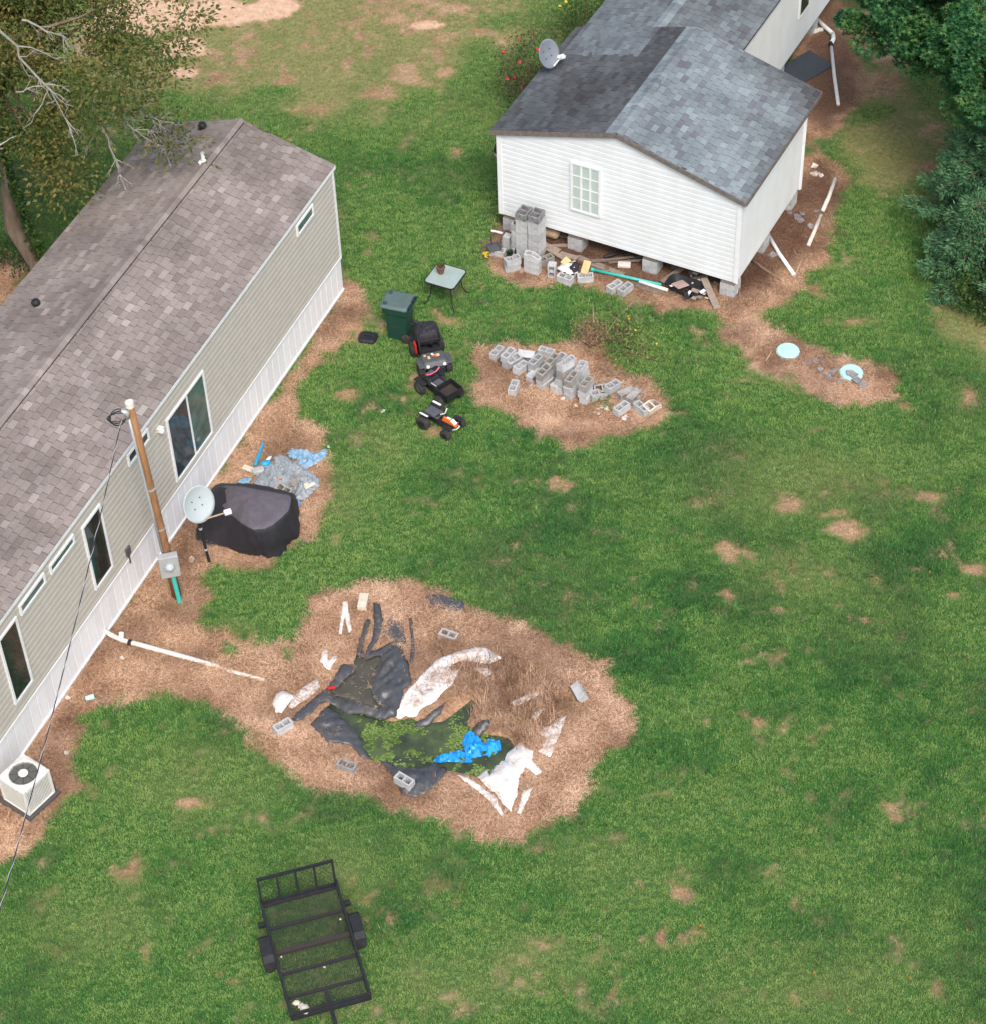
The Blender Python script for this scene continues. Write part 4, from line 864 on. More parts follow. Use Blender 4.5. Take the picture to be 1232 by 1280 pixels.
o = cdt_sheet('blue_tarp', V4([(620,592),(632,572),(660,562),(690,552),(702,525),(722,514),(745,530),(762,545),(770,535),(800,540),(806,560),(780,578),(745,584),(720,596),(680,598),(640,602)]), wrinkle(.26, 7.5, .9, 1.5, .12, 41, .04), 'tarp_blue', .045, smooth=False, seed=41); tag(o, 'bright blue crumpled tarp floating at the right end of the pond water', 'tarp')
BG = 'concrete blocks round the pond'
block(*V4([(427, 155)])[0], .12, 82, 'solid concrete paver block at the top of the pond clearing', me=block_mb(solid=True).mesh('paver_block', MT['stone']), name='paver_block', cat='block', z0=-.05, rot=(0, 0))
block(*V4([(662, 246)])[0], .07, -28, 'hollow block sunk in straw level with the ground above the pond')
block(*V4([(1010, 405)])[0], .2, 110, 'hollow block standing in the straw at the right end of the pond clearing', rot=(R(60), 0), z0=.08)
block(*V4([(206, 495)])[0], .2, 35, 'hollow block on the left bank below the bulging white sack')
block(*V4([(382, 605)])[0], .17, -25, 'hollow block on the near left bank of the pond', me=BLK['concrete_old'])
block(*V4([(540, 645)])[0], .24, -38, 'hollow block weighing down the black liner flap on the near bank', z0=.05)

# ------------------------------------------------------------------ half buried drain pipe from the trailer
P3 = lambda x, y: (x / 3.2, 720 + y / 3.2)
t = thing('drain_pipe', 'long white pipe running half buried from the skirting towards the pond', 'pipe')
obj('pipe', MB().tube([at(*P3(412, 210), .12), at(*P3(445, 236), .09), at(*P3(490, 257), .06), at(*P3(560, 275), .05), at(*P3(640, 297), .035), at(*P3(760, 330), .02), at(*P3(865, 360), -.02), at(*P3(910, 378), -.045), at(*P3(925, 382), -.015), at(*P3(1000, 402), -.01), at(*P3(1060, 418), -.03)], [.055, .055, .055, .055, .055, .055, .055, .055, .05, .05, .05], 10), 'pvc', t, smooth=True)
q = at(*P3(486, 250), .06); obj('cleanout', MB().tube([q, q + Vector((.02, .03, .14))], .055, 10), 'white', t)
obj('collar', MB().tube([at(*P3(515, 264), .058), at(*P3(528, 268), .056)], .068, 10), 'black', t)
p = at(*P3(362, 493)); tag(obj('cup', MB().lathe([(.05, -.09), (.06, .09), (.055, .09), (.045, -.08)], 14, (0, 0, 0), (0, R(90), 0)), 'mint', loc=(p.x, p.y, .06), rot=(0, 0, .3)), 'pale turquoise plastic cup lying on the dirt near the skirting', 'cup')
scraps('paper_scrap', [P3(487, 330), P3(268, 708), P3(270, 490), P3(345, 250)], 'chalk', 'white scrap on the dirt below the long half buried pipe', 'scraps by the half buried pipe', .04, .07)

# ------------------------------------------------------------------ air conditioner
c = at(*P3(125, 890)); q = mwT.inverted() @ c
cc = mwT @ Vector((q.x - .42, -.62, 0)); base_px = topx(cc)
c = at(38, 997); t = thing('air_conditioner', 'cream outdoor air conditioner with round fan grille on a dark pad', 'air conditioner', (c.x, c.y, gz(c.x, c.y)), TA - R(14))
S, HH = .74, .80
obj('pad', MB().box((0, 0, .04), (S + .14, S + .14, .08)), 'hvac_pad', t, bevel=.01)
cs = MB()
cs.box((0, 0, .10), (S, S, .04)); cs.box((0, 0, .13), (S - .06, S - .06, .03))
for sx in (-1, 1):
    for sy in (-1, 1): cs.box((sx * (S / 2 - .03), sy * (S / 2 - .03), .08 + HH / 2 - .02), (.06, .06, HH - .09))
obj('casing', cs, 'hvac', t, bevel=.012)
core = MB().box((0, 0, .46), (S - .12, S - .12, .62)); obj('coil', core, 'hvac_dark', t)
top = MB(); n = 32; Rf = .285
sq = []
for j in range(n):
    a = 6.2832 * j / n; k = 1 / max(abs(math.cos(a)), abs(math.sin(a))); sq.append((S / 2 * min(k, 1.32) * math.cos(a), S / 2 * min(k, 1.32) * math.sin(a)))
rg = [[(Rf * math.cos(6.2832 * j / n), Rf * math.sin(6.2832 * j / n), HH - .12) for j in range(n)], [(Rf * math.cos(6.2832 * j / n), Rf * math.sin(6.2832 * j / n), HH + .015) for j in range(n)], [((Rf + .03) * math.cos(6.2832 * j / n), (Rf + .03) * math.sin(6.2832 * j / n), HH + .03) for j in range(n)], [(x, y, HH) for x, y in sq], [(x, y, HH - .07) for x, y in sq]]
top.v = [q for r in rg for q in r]; top.f = [(i * n + j, i * n + (j + 1) % n, (i + 1) * n + (j + 1) % n, (i + 1) * n + j) for i in range(4) for j in range(n)]
obj('top_cover', top, 'hvac', t)
fan = MB()
for j in range(4):
    a = 1.5708 * j + .5; x, y = math.cos(a), math.sin(a); px_, py_ = -y, x
    fan.add([(x * .07 - px_ * .03, y * .07 - py_ * .03, HH - .10), (x * .26 - px_ * .10, y * .26 - py_ * .10, HH - .12), (x * .26 + px_ * .10, y * .26 + py_ * .10, HH - .06), (x * .07 + px_ * .04, y * .07 + py_ * .04, HH - .07)], [(0, 1, 2, 3)])
obj('fan_blades', fan, 'black', t); obj('fan_well', MB().lathe([(Rf - .005, HH - .2), (.02, HH - .2)], 24), 'rust', t)
obj('fan_hub', MB().lathe([(.10, HH + .012), (.10, HH + .03), (.085, HH + .04), (0, HH + .04)], 20), 'hvac', t)
gr = MB()
for rr in (.13, .16, .19, .22, .25, .275):
    gr.tube([(rr * math.cos(6.2832 * j / 24), rr * math.sin(6.2832 * j / 24), HH + .025) for j in range(25)], .0028, 4)
for j in range(8): gr.tube([(.09 * math.cos(.785 * j), .09 * math.sin(.785 * j), HH + .028), (.295 * math.cos(.785 * j), .295 * math.sin(.785 * j), HH + .028)], .004, 4)
obj('fan_grille', gr, 'steel', t)
lv = MB()
for fx, fy in ((1, 0), (-1, 0), (0, 1), (0, -1)):
    for j in range(17):
        s = -.29 + .58 * j / 16
        if fx: lv.box((fx * (S / 2 - .02), s, .42), (.012, .022, .62))
        else: lv.box((s, fy * (S / 2 - .02), .42), (.022, .012, .62))
obj('louvres', lv, 'hvac', t, kind='stuff')
pt = MB()
for j in range(8):
    for i in range(2): pt.box((S / 2 + .0, -.30 + i * .13 - .0 + .03, .2 + j * .066), (.02, .075, .032))
o = obj('vent_slots', pt, 'hvac_dark', t, kind='stuff')
tag(obj('hvac_line', MB().tube([mwT @ Vector((-16.6, -.02, .25)), mwT @ Vector((-16.7, -.12, .22)), mwT @ Vector((-16.85, -.24, .2))], .03, 8), 'black'), 'black insulated line between the skirting and the air conditioner', 'pipe')

# ------------------------------------------------------------------ service pole, meter and overhead wire
B = at(222, 745); T = at(163, 508, 5.75)
up = (T - B).normalized()
t = thing('utility_pole', 'leaning brown wooden service pole with meter box beside the mobile home', 'utility pole', B)
obj('pole', MB().tube([Vector((0, 0, -.2)), up * 2, up * 4, T - B], [.105, .10, .088, .08], 14), 'wood_pole', t, smooth=True)
obj('cap', MB().tube([T - B, T - B + up * .12], [.092, .088], 14), 'chalk', t)
side = up.cross(Vector((0, -1, 0))).normalized() * .0
fr = (CAM - B); fr.z = 0; fr.normalize(); lf_ = Vector((-fr.y, fr.x, 0)) * -1   # towards the viewer / to the left seen from the viewer
cdp = lambda h: up * h + fr * .13 - lf_ * -.04
obj('conduit', MB().tube([cdp(1.6) + lf_ * .04, up * 3 + fr * .09 + lf_ * .08, up * 4.6 + fr * .08 + lf_ * .08, T - B + fr * .06 + lf_ * .08 - up * .25], .028, 8), 'metal', t, smooth=True)
hd = MB(); hq = T - B + fr * .08 + lf_ * .10 - up * .22; hd.tube([hq, hq + up * .16, hq + up * .2 + lf_ * .1], [.05, .06, .05], 10); obj('weatherhead', hd, 'metal', t, smooth=True)
mb_ = MB(); mc = up * 1.22 + fr * .2
Rz = Matrix((lf_, -fr, Vector((0, 0, 1)))).transposed()
mb_.box(mc, (.42, .16, .62), Rz); obj('meter_box', mb_, 'metal', t, bevel=.012)
mm = MB(); mm.lathe([(.10, 0), (.10, .05), (.085, .09), (0, .1)], 18, mc + fr * .07 + Vector((0, 0, .04)), fr.to_track_quat('Z', 'Y').to_matrix()); obj('meter', mm, 'dish', t, smooth=True)
obj('riser_pipe', MB().tube([up * .95 + fr * .17 - lf_ * .02, Vector((0, 0, -.05)) + fr * .2 - lf_ * .03], .05, 10), 'teal', t)
for h in (3.4, 2.2): obj('strap', MB().tube([up * h - up * .02, up * h + up * .02], .108, 14), 'metal', t)
lp = MB()
for k in range(3):
    c0 = hq + lf_ * .18 + up * .06; pts = []
    for j in range(15):
        a = 6.2832 * j / 14; pts.append(c0 + lf_ * ((.22 - .03 * k) * math.cos(a)) + up * ((.16 + .02 * k) * math.sin(a)) + fr * (.05 * math.sin(a + k)))
    lp.tube(pts, .014, 5)
obj('cable_loops', lp, 'wire', t)
W0 = B + hq + lf_ * .12; W1 = at(-30, 1165, 4.9); W2 = at(2, 1085, 4.9)
pts = [W0 + (W2 - W0) * s_ * 1.25 - Vector((0, 0, .55 * 4 * (s_ * .8) * (1 - s_ * .8))) for s_ in [i / 24 for i in range(25)]]
t = thing('service_wire', 'overhead cable hanging from the wooden pole down across the mobile home wall', 'wire')
obj('cable', MB().tube(pts, .011, 6), 'wire', t)
pts2 = []
for i in range(240):
    s_ = i / 239 * 24; k = min(23, int(s_)); p = pts[k] + (pts[k + 1] - pts[k]) * (s_ - k); a = i * .55; pts2.append(p + Vector((math.cos(a) * .013, 0, math.sin(a) * .013)))
obj('neutral_strand', MB().tube(pts2, .007, 4), 'wire_grey', t)

# ------------------------------------------------------------------ satellite dishes
def dish(name, label, base, cpos, normal, rx, mat, arm_dir, lnb, polemat='steel', bands=True, loc0=None):
    t = thing(name, label, 'satellite dish', base); c = cpos - base; N = normal.normalized()
    q = N.to_track_quat('Z', 'Y').to_matrix(); prof = [(0, 0)] 
    m = MB(); rings = 7; n = 36; vs = []
    for sgn, off in ((1, 0), (-1, -.012)):
        for i in range(rings + 1):
            r = i / rings
            for j in range(n):
                a = 6.2832 * j / n; x, y = rx * r * math.cos(a), rx * 1.1 * r * math.sin(a); vs.append(c + q @ Vector((x, y, .10 * rx / .39 * r * r + off)))
    m.v = vs; K = (rings + 1) * n
    for s_ in (0, K):
        for i in range(rings):
            for j in range(n):
                f = (s_ + i * n + j, s_ + i * n + (j + 1) % n, s_ + (i + 1) * n + (j + 1) % n, s_ + (i + 1) * n + j); m.f.append(f if s_ == 0 else f[::-1])
    for j in range(n): m.f.append((rings * n + j, rings * n + (j + 1) % n, K + rings * n + (j + 1) % n, K + rings * n + j))
    obj('reflector', m, mat, t, smooth=True)
    bl = MB()
    for a in (.7, 2.4, 3.9, 5.5): bl.lathe([(.014, 0), (.014, .012)], 8, c + q @ Vector((.14 * math.cos(a), .14 * math.sin(a), .02)), q)
    obj('bolts', bl, 'steel', t)
    obj('mount', MB().tube([c - N * .02, c - N * .12], [.1, .06], 10), polemat, t)
    obj('mast', MB().tube([Vector((0, 0, -.05)), (c - N * .12) * .5 + Vector((0, 0, 0)), c - N * .12], .034, 10), polemat, t)
    if bands:
        for h in (.2, .55): p_ = (c - N * .12) * h; obj('tape_band', MB().tube([p_, p_ + (c - N * .12).normalized() * .05], .039, 10), 'dish', t)
    e = c + arm_dir; st = c + q @ Vector((0, -rx * 1.0, .08)) 
    st = c + (arm_dir.normalized() * .0) + q @ (q.transposed() @ arm_dir * .0) + st - c
    obj('feed_arm', MB().tube([st, e], .018, 8), lnb[1], t); d_ = (e - st).normalized()
    lm = MB(); lm.box(e, (.16, .1, .09), (0, 0, .4)); lm.tube([e, e - N * .1], .04, 10)
    if len(lnb) > 2: lm.box(e + Vector((0, 0, .0)), (.3, .08, .08), (0, .5, .9))
    obj('feed_horn', lm, lnb[0], t, bevel=.01); return t
b0 = at(262, 702); c0 = at(246, 629, 1.95)
vd = (CAM - c0).normalized(); rt = Vector((1, 0, 0))
N0 = (vd + rt * .62 + Vector((0, -.1, -.30))).normalized()
arm = at(285, 640, 1.78) - c0
# keep the arm near the dish focus
dish('satellite_dish', 'pale grey satellite dish on a ground mast beside the black covered heap', b0, c0, N0, .395, 'dish', arm, ('white', 'ply'))
b1 = mwH @ Vector((3.3, HW + .08, 3.12)); c1 = at(683, 67, 3.75); N1 = ((CAM - c1).normalized() * 1.1 + rt * .85 + Vector((0, .1, -.1))).normalized()
t1 = dish('satellite_dish', 'slate grey satellite dish fixed to the left roof edge of the white house', b1, c1, N1, .34, 'dish_dark', at(701, 71, 3.55) - c1, ('white', 'white', 1), 'steel', False)

# ------------------------------------------------------------------ black covered heap
V55 = lambda L: [(210 + x / 5.567, 530 + y / 5.567) for x, y in L]
bot = [(205,750),(225,800),(285,842),(400,868),(520,895),(620,918),(700,926),(780,905),(830,870),(850,825),(888,790),(893,720),(890,600),(870,520),(860,490),(700,440),(560,425),(470,420),(370,420),(310,450),(290,500),(260,600),(225,680)]
topo = [(330,520),(335,585),(380,640),(440,640),(500,690),(560,725),(600,742),(680,735),(740,706),(800,655),(850,605),(862,560),(868,520),(862,500),(855,492),(700,462),(590,440),(520,428),(440,424),(380,425),(340,440),(320,465),(322,490)]
hz_ = [.5,.52,.58,.72,.86,.9,.9,.92,.92,.92,.92,.92,.92,.92,.92,.92,.92,.9,.8,.62,.55,.5,.5]
n = len(bot); K = 6; reb = []
def lerp_loop(L, m_):
    out = []
    for i in range(m_):
        s_ = i / m_ * len(L); k = int(s_); f_2 = s_ - k; a = L[k]; b_ = L[(k + 1) % len(L)]; out.append(tuple(a[q] + (b_[q] - a[q]) * f_2 for q in range(len(a))))
    return out
NB = 138
bw = [at(*p) for p in V55(bot)]; tw = [at(*p, h) for p, h in zip(V55(topo), hz_)]
bl_ = [Vector(p) for p in lerp_loop([tuple(p) for p in bw], NB)]; tl_ = [Vector(p) for p in lerp_loop([tuple(p) for p in tw], NB)]
cen = Vector((0, 0, 0))
for p in tl_: cen += p
cen /= NB; vs = []; rows = 15
for r in range(rows):
    s_ = r / 9 if r <= 9 else 1
    for j in range(NB):
        a, b_ = bl_[j], tl_[j]
        if r <= 9:
            p = a + (b_ - a) * s_; o_ = Vector((p.x - cen.x, p.y - cen.y, 0)).normalized()
            fold = ((1 - 2 * abs(noise.noise(Vector((j * .17, s_ * .8, 2))))) * .045 + noise.noise(Vector((j * .09, s_ * 2.0, 0))) * .10) * (1 - s_) ** .8
            bul = math.sin(s_ * 3.14) * .05
            p = p + o_ * (fold + bul - .03 * s_ ** 6); p.z = max(.0, p.z + .03 * noise.noise(Vector((j * .15, s_ * 3, 5))) * math.sin(s_ * 3.14))
        else:
            f_2 = (r - 9) / 6; p = b_ + (Vector((cen.x, cen.y, .8)) - b_) * f_2
            ht_ = b_.z + (.985 - b_.z) * min(1, f_2 * 1.35) ** .8; p.z = ht_ + .02 * noise.noise(p * 3) + .012 * (1 - abs(noise.noise(Vector((p.x * 6, p.y * 2, 1))) * 2))
        vs.append(p)
m = MB(); m.v = [tuple(p) for p in vs] + [(cen.x, cen.y, .99)]
m.f = [(i * NB + j, i * NB + (j + 1) % NB, (i + 1) * NB + (j + 1) % NB, (i + 1) * NB + j) for i in range(rows - 1) for j in range(NB)] + [((rows - 1) * NB + j, (rows - 1) * NB + (j + 1) % NB, rows * NB) for j in range(NB)]
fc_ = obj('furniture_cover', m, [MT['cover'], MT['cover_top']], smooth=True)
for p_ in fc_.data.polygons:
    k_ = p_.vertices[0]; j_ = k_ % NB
    if (k_ // NB >= 9) and p_.center.z > .735: p_.material_index = 1  # higher faces of the cover take a lighter grey than the sides
tag(fc_, 'large black fabric cover draped over outdoor furniture beside the satellite dish', 'furniture cover')

# ------------------------------------------------------------------ tarps behind the covered heap
o = cdt_sheet('grey_tarp', V55([(600,420),(640,340),(690,300),(760,270),(830,262),(900,280),(960,320),(1020,360),(1055,400),(1050,450),(1000,500),(960,540),(900,535),(870,470),(780,480),(690,465),(620,440)]), wrinkle(.24, 5.5, .6, 1.7, .03, 51, .03), 'tarp_grey', .04, smooth=False, seed=51, jag=.9); tag(o, 'wide grey tarp lying crumpled between the covered heap and the lawn', 'tarp')
o = cdt_sheet('faded_tarp', V55([(830,210),(860,180),(890,190),(940,185),(985,190),(1020,215),(1060,205),(1100,185),(1108,205),(1080,260),(1030,290),(965,320),(910,290),(900,250),(850,250)]), wrinkle(.2, 7, .3, 1.5, .02, 52), 'tarp_faded', .04, smooth=False, seed=52, jag=.9); tag(o, 'torn faded blue and grey tarp at the lawn edge behind the grey tarp', 'tarp')
o = cdt_sheet('tarp_scrap', V55([(880,550),(905,535),(935,548),(925,575),(890,578)]), wrinkle(.07, 7, .3, 1.5, .02, 53), 'tarp_blue', .04, smooth=False, seed=53); tag(o, 'tiny bright blue tarp scrap right of the covered heap', 'tarp')
o = cdt_sheet('tarp_scrap', V55([(480,425),(545,395),(590,400),(575,430),(520,440)]), wrinkle(.12, 6, .3, 1.5, .1, 54), 'tarp_faded', .045, seed=54); tag(o, 'blue tarp edge showing behind the top of the covered heap', 'tarp')
o = cdt_sheet('dry_netting', V55([(730,240),(780,215),(840,235),(850,262),(780,272),(740,268)]), wrinkle(.12, 8, .3, 1.5, .02, 55), 'tarp_grey', .045, seed=55); tag(o, 'greyish scrap of netting between the grey tarp and the faded tarp', 'netting')
q0, q1 = at(*V55([(608, 290)])[0], .05), at(*V55([(668, 124)])[0], .05)
tag(obj('toy_bat', MB().tube([q0, q0 + (q1 - q0) * .08, q0 + (q1 - q0) * .5, q0 + (q1 - q0) * .92, q1], [.03, .045, .04, .022, .03], 12), 'bat', smooth=True), 'blue plastic toy bat lying on the dirt by the skirting', 'toy bat')
q0, q1 = at(*V55([(648, 285)])[0], .09), at(*V55([(722, 270)])[0], .09)
tag(obj('plastic_bottle', MB().tube([q0, q0 + (q1 - q0) * .1, q0 + (q1 - q0) * .75, q0 + (q1 - q0) * .88, q1], [.06, .085, .085, .045, .04], 14), 'bat', smooth=True), 'fat blue plastic bottle lying beside the grey tarp', 'bottle')
q0, q1 = at(*V55([(690, 255)])[0], .05), at(*V55([(722, 225)])[0], .05)
tag(obj('plastic_bottle', MB().tube([q0, q0 + (q1 - q0) * .7, q0 + (q1 - q0) * .85, q1], [.04, .04, .02, .018], 10), 'white', smooth=True), 'small white bottle lying above the fat blue bottle', 'bottle')
block(*V55([(812, 440)])[0], .3, -38, 'hollow block weighing down the grey tarp', me=BLK['concrete_old'], z0=.1, rot=(R(12), 0))
slab('board_scrap', *V55([(975, 425)])[0], .16, .34, .16, .03, 35, 'stone', 'pale board lying on the right of the grey tarp', 'board', (R(8), 0))
slab('paver', *V55([(562, 310)])[0], .05, .3, .15, .05, -30, 'stone', 'flat pale paver on the dirt left of the grey tarp', 'paver')
slab('paver', *V55([(630, 325)])[0], .12, .28, .18, .1, 15, 'concrete', 'grey paver touching the left edge of the grey tarp', 'paver')
slab('board_scrap', *V55([(895, 390)])[0], .2, .4, .1, .025, 65, 'wood_grey', 'dark wooden board lying across the grey tarp', 'board')
slab('clay_shard', *V55([(785, 382)])[0], .22, .07, .05, .03, 20, 'orange', 'small orange shard on the grey tarp', 'shard', bevel=.005)
scraps('paper_scrap', [V55([(165, 945)])[0]], 'chalk', 'white flat scrap on the dirt left of the dish mast', None, .08, .1, .2)
scraps('paper_scrap', [V55([(1122, 160)])[0]], 'chalk', 'white scrap on the lawn right of the faded tarp', None, .04, .06, .3)
# ------------------------------------------------------------------ utility trailer
P0 = at(290 + 190 / 5.333, 1040 + 458 / 5.333, .6); P1 = at(290 + 700 / 5.333, 1040 + 330 / 5.333, .6); P2 = at(290 + 935 / 5.333, 1040 + 1072 / 5.333, .6); P3_ = at(290 + 385 / 5.333, 1040 + 1230 / 5.333, .6)
rear = (P0 + P1) / 2; front = (P2 + P3_) / 2; ax = (front - rear); LN = ax.length; WD = ((P1 - P0).length + (P2 - P3_).length) / 2
yaw = math.atan2(ax.y, ax.x)
g0 = gz(rear.x, rear.y)
t = thing('utility_trailer', 'black steel utility trailer with mesh floor and raised mesh tailgate on the lawn', 'trailer', (rear.x, rear.y, g0), yaw)   # local X forward, Y left (yard right side in photo)
hw = WD / 2; DZ, RZ = .47, .585
st = MB()
for s in (-1, 1): st.box((LN / 2, s * (hw - .025), DZ - .03), (LN, .05, .07))
st.box((.02, 0, DZ - .03), (.05, WD - .1, .07)); st.box((LN - .02, 0, DZ - .03), (.05, WD - .1, .07)); obj('frame', st, 'steel', t)
for x in (LN * .22, LN * .43, LN * .62, LN * .82):
    obj('cross_member', MB().box((x, 0, DZ - .028), (.055 if x != LN * .43 else .085, WD - .1, .05)), 'steel' if x != LN * .43 else 'rust', t)
for s in (-1, 1):
    obj('side_rail', MB().box((LN / 2, s * (hw - .025), RZ), (LN, .052, .05)), 'steel', t, bevel=.006)
    for x in (.03, LN * .36, LN * .7, LN - .03): obj('stake', MB().box((x, s * (hw - .025), (DZ + RZ) / 2 + (.05 if x < .1 else 0)), (.045, .045, RZ - DZ + (.14 if x < .1 else -.05))), 'steel', t)
obj('front_rail', MB().box((LN - .02, 0, RZ), (.05, WD - .1, .05)), 'steel', t)
ms_ = MB()
for i in range(-60, 150):
    for sg in (1, -1):
        # diagonals x = x0 + sg*y*1.6, clipped
        x0 = i * .075; pts = []
        ya, yb = -(hw - .05), hw - .05
        xa, xb = x0 + sg * ya * 1.7, x0 + sg * yb * 1.7
        lo_, hi_ = .04, LN - .04
        ta, tb = 0, 1
        dx_ = xb - xa
        t1_, t2_ = sorted(((lo_ - xa) / dx_, (hi_ - xa) / dx_)); ta, tb = max(ta, t1_), min(tb, t2_)
        if tb - ta > .02: ms_.bar((xa + dx_ * ta, ya + (yb - ya) * ta, DZ + .004), (xa + dx_ * tb, ya + (yb - ya) * tb, DZ + .004), .0055, .003)
obj('mesh_floor', ms_, 'mesh_steel', t)
# tailgate stands up, leaning back a little
gt = MB(); GH = .66; gx = lambda z: -.03 - (z - DZ) * .12
def gbar(y0, z0, y1, z1, w_=.045): gt.bar((gx(z0), y0, z0), (gx(z1), y1, z1), w_, .045, (1, 0, 0))
gbar(-hw + .02, DZ + .02, hw - .02, DZ + .02); gbar(-hw + .02, DZ + GH, hw - .02, DZ + GH, .06)
for f_2 in (-1, -.5, 0, .5, 1): gbar(f_2 * (hw - .04), DZ + .03, f_2 * (hw - .04), DZ + GH - .02, .04)
obj('tailgate', gt, 'steel', t)
gm_ = MB()
for i in range(-30, 60):
    for sg in (1, -1):
        y0 = i * .09; za, zb = DZ + .03, DZ + GH - .03; ya, yb = y0 + sg * 0, y0 + sg * (zb - za) * .8
        dy_ = yb - ya; a_, b_2 = sorted(((-hw + .04 - ya) / dy_, (hw - .04 - ya) / dy_)); a_, b_2 = max(0, a_), min(1, b_2)
        if b_2 - a_ > .02: gm_.bar((gx(za + (zb - za) * a_) - .012, ya + dy_ * a_, za + (zb - za) * a_), (gx(za + (zb - za) * b_2) - .012, ya + dy_ * b_2, za + (zb - za) * b_2), .0035, .003, (1, 0, 0))
obj('gate_mesh', gm_, 'steel', t)
obj('tongue', MB().bar((LN * .82, 0, DZ - .07), (LN + 1.1, 0, DZ - .07), .075, .075), 'steel', t); obj('tongue_brace', MB().bar((LN * .82 + .03, 0, DZ - .025), (LN - .03, 0, DZ - .025), .05, .05), 'steel', t)
obj('coupler', MB().box((LN + 1.2, 0, DZ - .05), (.28, .09, .1)), 'steel', t, bevel=.02)
WX = LN * .41
obj('axle', MB().tube([(WX, -hw - .1, .3), (WX, hw + .1, .3)], .035, 10), 'rust', t)
for s in (-1, 1):
    whl = MB().lathe([(.16, -.085), (.25, -.09), (.285, -.06), (.29, 0), (.285, .06), (.25, .09), (.16, .085)], 26, (WX, s * (hw + .115), .29), (R(90), 0, 0)); wo_ = obj('wheel', whl, 'rubber', t, smooth=True)
    obj('rim', MB().lathe([(.16, -.07), (.15, .05), (.05, .06), (.04, .085), (0, .085)], 18, (WX, s * (hw + .115), .29), (R(90 if s < 0 else -90), 0, 0)), 'white', wo_)
    fd = MB(); pr = [(-.36, .42), (-.30, .56), (-.20, .66), (.20, .66), (.30, .56), (.36, .40)]
    for (xa, za), (xb, zb) in zip(pr, pr[1:]): fd.bar((WX + xa, s * (hw + .11), za), (WX + xb, s * (hw + .11), zb), .21, .008)
    obj('fender', fd, 'steel', t)
    obj('marker_light', MB().box((.45, s * (hw + .07), DZ), (.1, .12, .09)), 'steel', t, bevel=.01)
for i, (x, y, r) in enumerate(((432, 1140, .055), (462, 1160, .05), (487, 1182, .085))):
    lump('stone', 290 + x / 5.333, 1040 + y / 5.333, r, 1.3, 1, .7, 'stone', ('uppermost pale stone of the three on the trailer floor', 'middle pale stone of the three on the trailer floor', 'largest pale stone of the three on the trailer floor')[i], 'stone', i, DZ + .01)
for i, (x, y) in enumerate(((725, 582), (618, 900), (330, 832))): lump('pebble', 290 + x / 5.333, 1040 + y / 5.333, .019, 1.2, 1, .7, 'stone', ('tiny pebble on the rear right of the trailer floor', 'tiny pebble in the middle of the trailer floor', 'tiny pebble on the left of the trailer floor')[i], 'stone', i + 5, DZ + .01)

# ------------------------------------------------------------------ patio table, plant, bin
c = at(557, 344.5, .72); t = thing('patio_table', 'square patio table with frosted glass top on the lawn', 'table', (c.x, c.y, gz(c.x, c.y)), R(-27))
def rsq(a, r, n=6):
    o_ = []
    for cx_, cy_, s0 in ((a - r, a - r, 0), (-a + r, a - r, 90), (-a + r, -a + r, 180), (a - r, -a + r, 270)):
        for j in range(n + 1): q = R(s0 + 90 * j / n); o_.append((cx_ + r * math.cos(q), cy_ + r * math.sin(q)))
    return o_
TS = .41
obj('tabletop', MB().prism(rsq(TS - .012, .1), .712, .72), 'tabletop', t)
rm_ = MB(); a_, b_ = rsq(TS, .11), rsq(TS - .022, .095); k = len(a_)
rm_.v = [(x, y, z) for ol in (a_, b_) for z in (.695, .727) for x, y in ol]
rm_.f = [((i), (i + 1) % k, k + (i + 1) % k, k + i) for i in range(k)] + [(k + i, k + (i + 1) % k, 3 * k + (i + 1) % k, 3 * k + i) for i in range(k)] + [(3 * k + i, 3 * k + (i + 1) % k, 2 * k + (i + 1) % k, 2 * k + i) for i in range(k)]
obj('rim', rm_, 'steel', t)
for sx in (-1, 1):
    for sy in (-1, 1): obj('leg', MB().tube([(sx * .25, sy * .25, .70), (sx * .27, sy * .27, .5), (sx * .29, sy * .29, .25), (sx * .36, sy * .36, .06), (sx * .42, sy * .42, 0)], .014, 8), 'steel', t, smooth=True)
obj('stretcher', MB().tube([(-.27, -.27, .5), (0, 0, .46), (.27, .27, .5)], .01, 6).tube([(-.27, .27, .5), (0, 0, .46), (.27, -.27, .5)], .01, 6), 'steel', t)
p = at(551.5, 341, .725); t = thing('plant_pot', 'brown flower pot with a small green plant on the patio table', 'potted plant', (p.x, p.y, .728 + c.z - .72))
obj('pot', MB().lathe([(.07, 0), (.105, .17), (.115, .17), (.115, .2), (.1, .2), (.095, .17), (.0, .17)], 20), 'clay', t)
lf = MB(); MT['leaf_yel'] = leaf_mat('plant_leaf', [(.1, (.04, .10, .015)), (.5, (.10, .18, .03)), (.9, (.26, .28, .06))])
for i in range(26):
    a = random.random() * 6.28; l = random.uniform(.04, .13); z0 = .17; q = Vector((l * math.cos(a), l * math.sin(a), z0 + random.uniform(.06, .24))); lf.bar((q.x * .2, q.y * .2, z0), q, .025, .003, (math.cos(a), math.sin(a), 1))
obj('foliage', lf, 'leaf_yel', t)
c = at(502, 417); t = thing('wheelie_bin', 'tall dark green wheelie bin with grey green lid on the lawn', 'bin', (c.x, c.y, gz(c.x, c.y)), R(-20))   # local +X = handle side
def ring_body(m, lv):
    n = len(lv[0]); m.v += [q for r in lv for q in r]; m.f += [(i * n + j, i * n + (j + 1) % n, (i + 1) * n + (j + 1) % n, (i + 1) * n + j) for i in range(len(lv) - 1) for j in range(n)]; m.f += [tuple(range(n))[::-1], tuple(range((len(lv) - 1) * n, len(lv) * n))]; return m
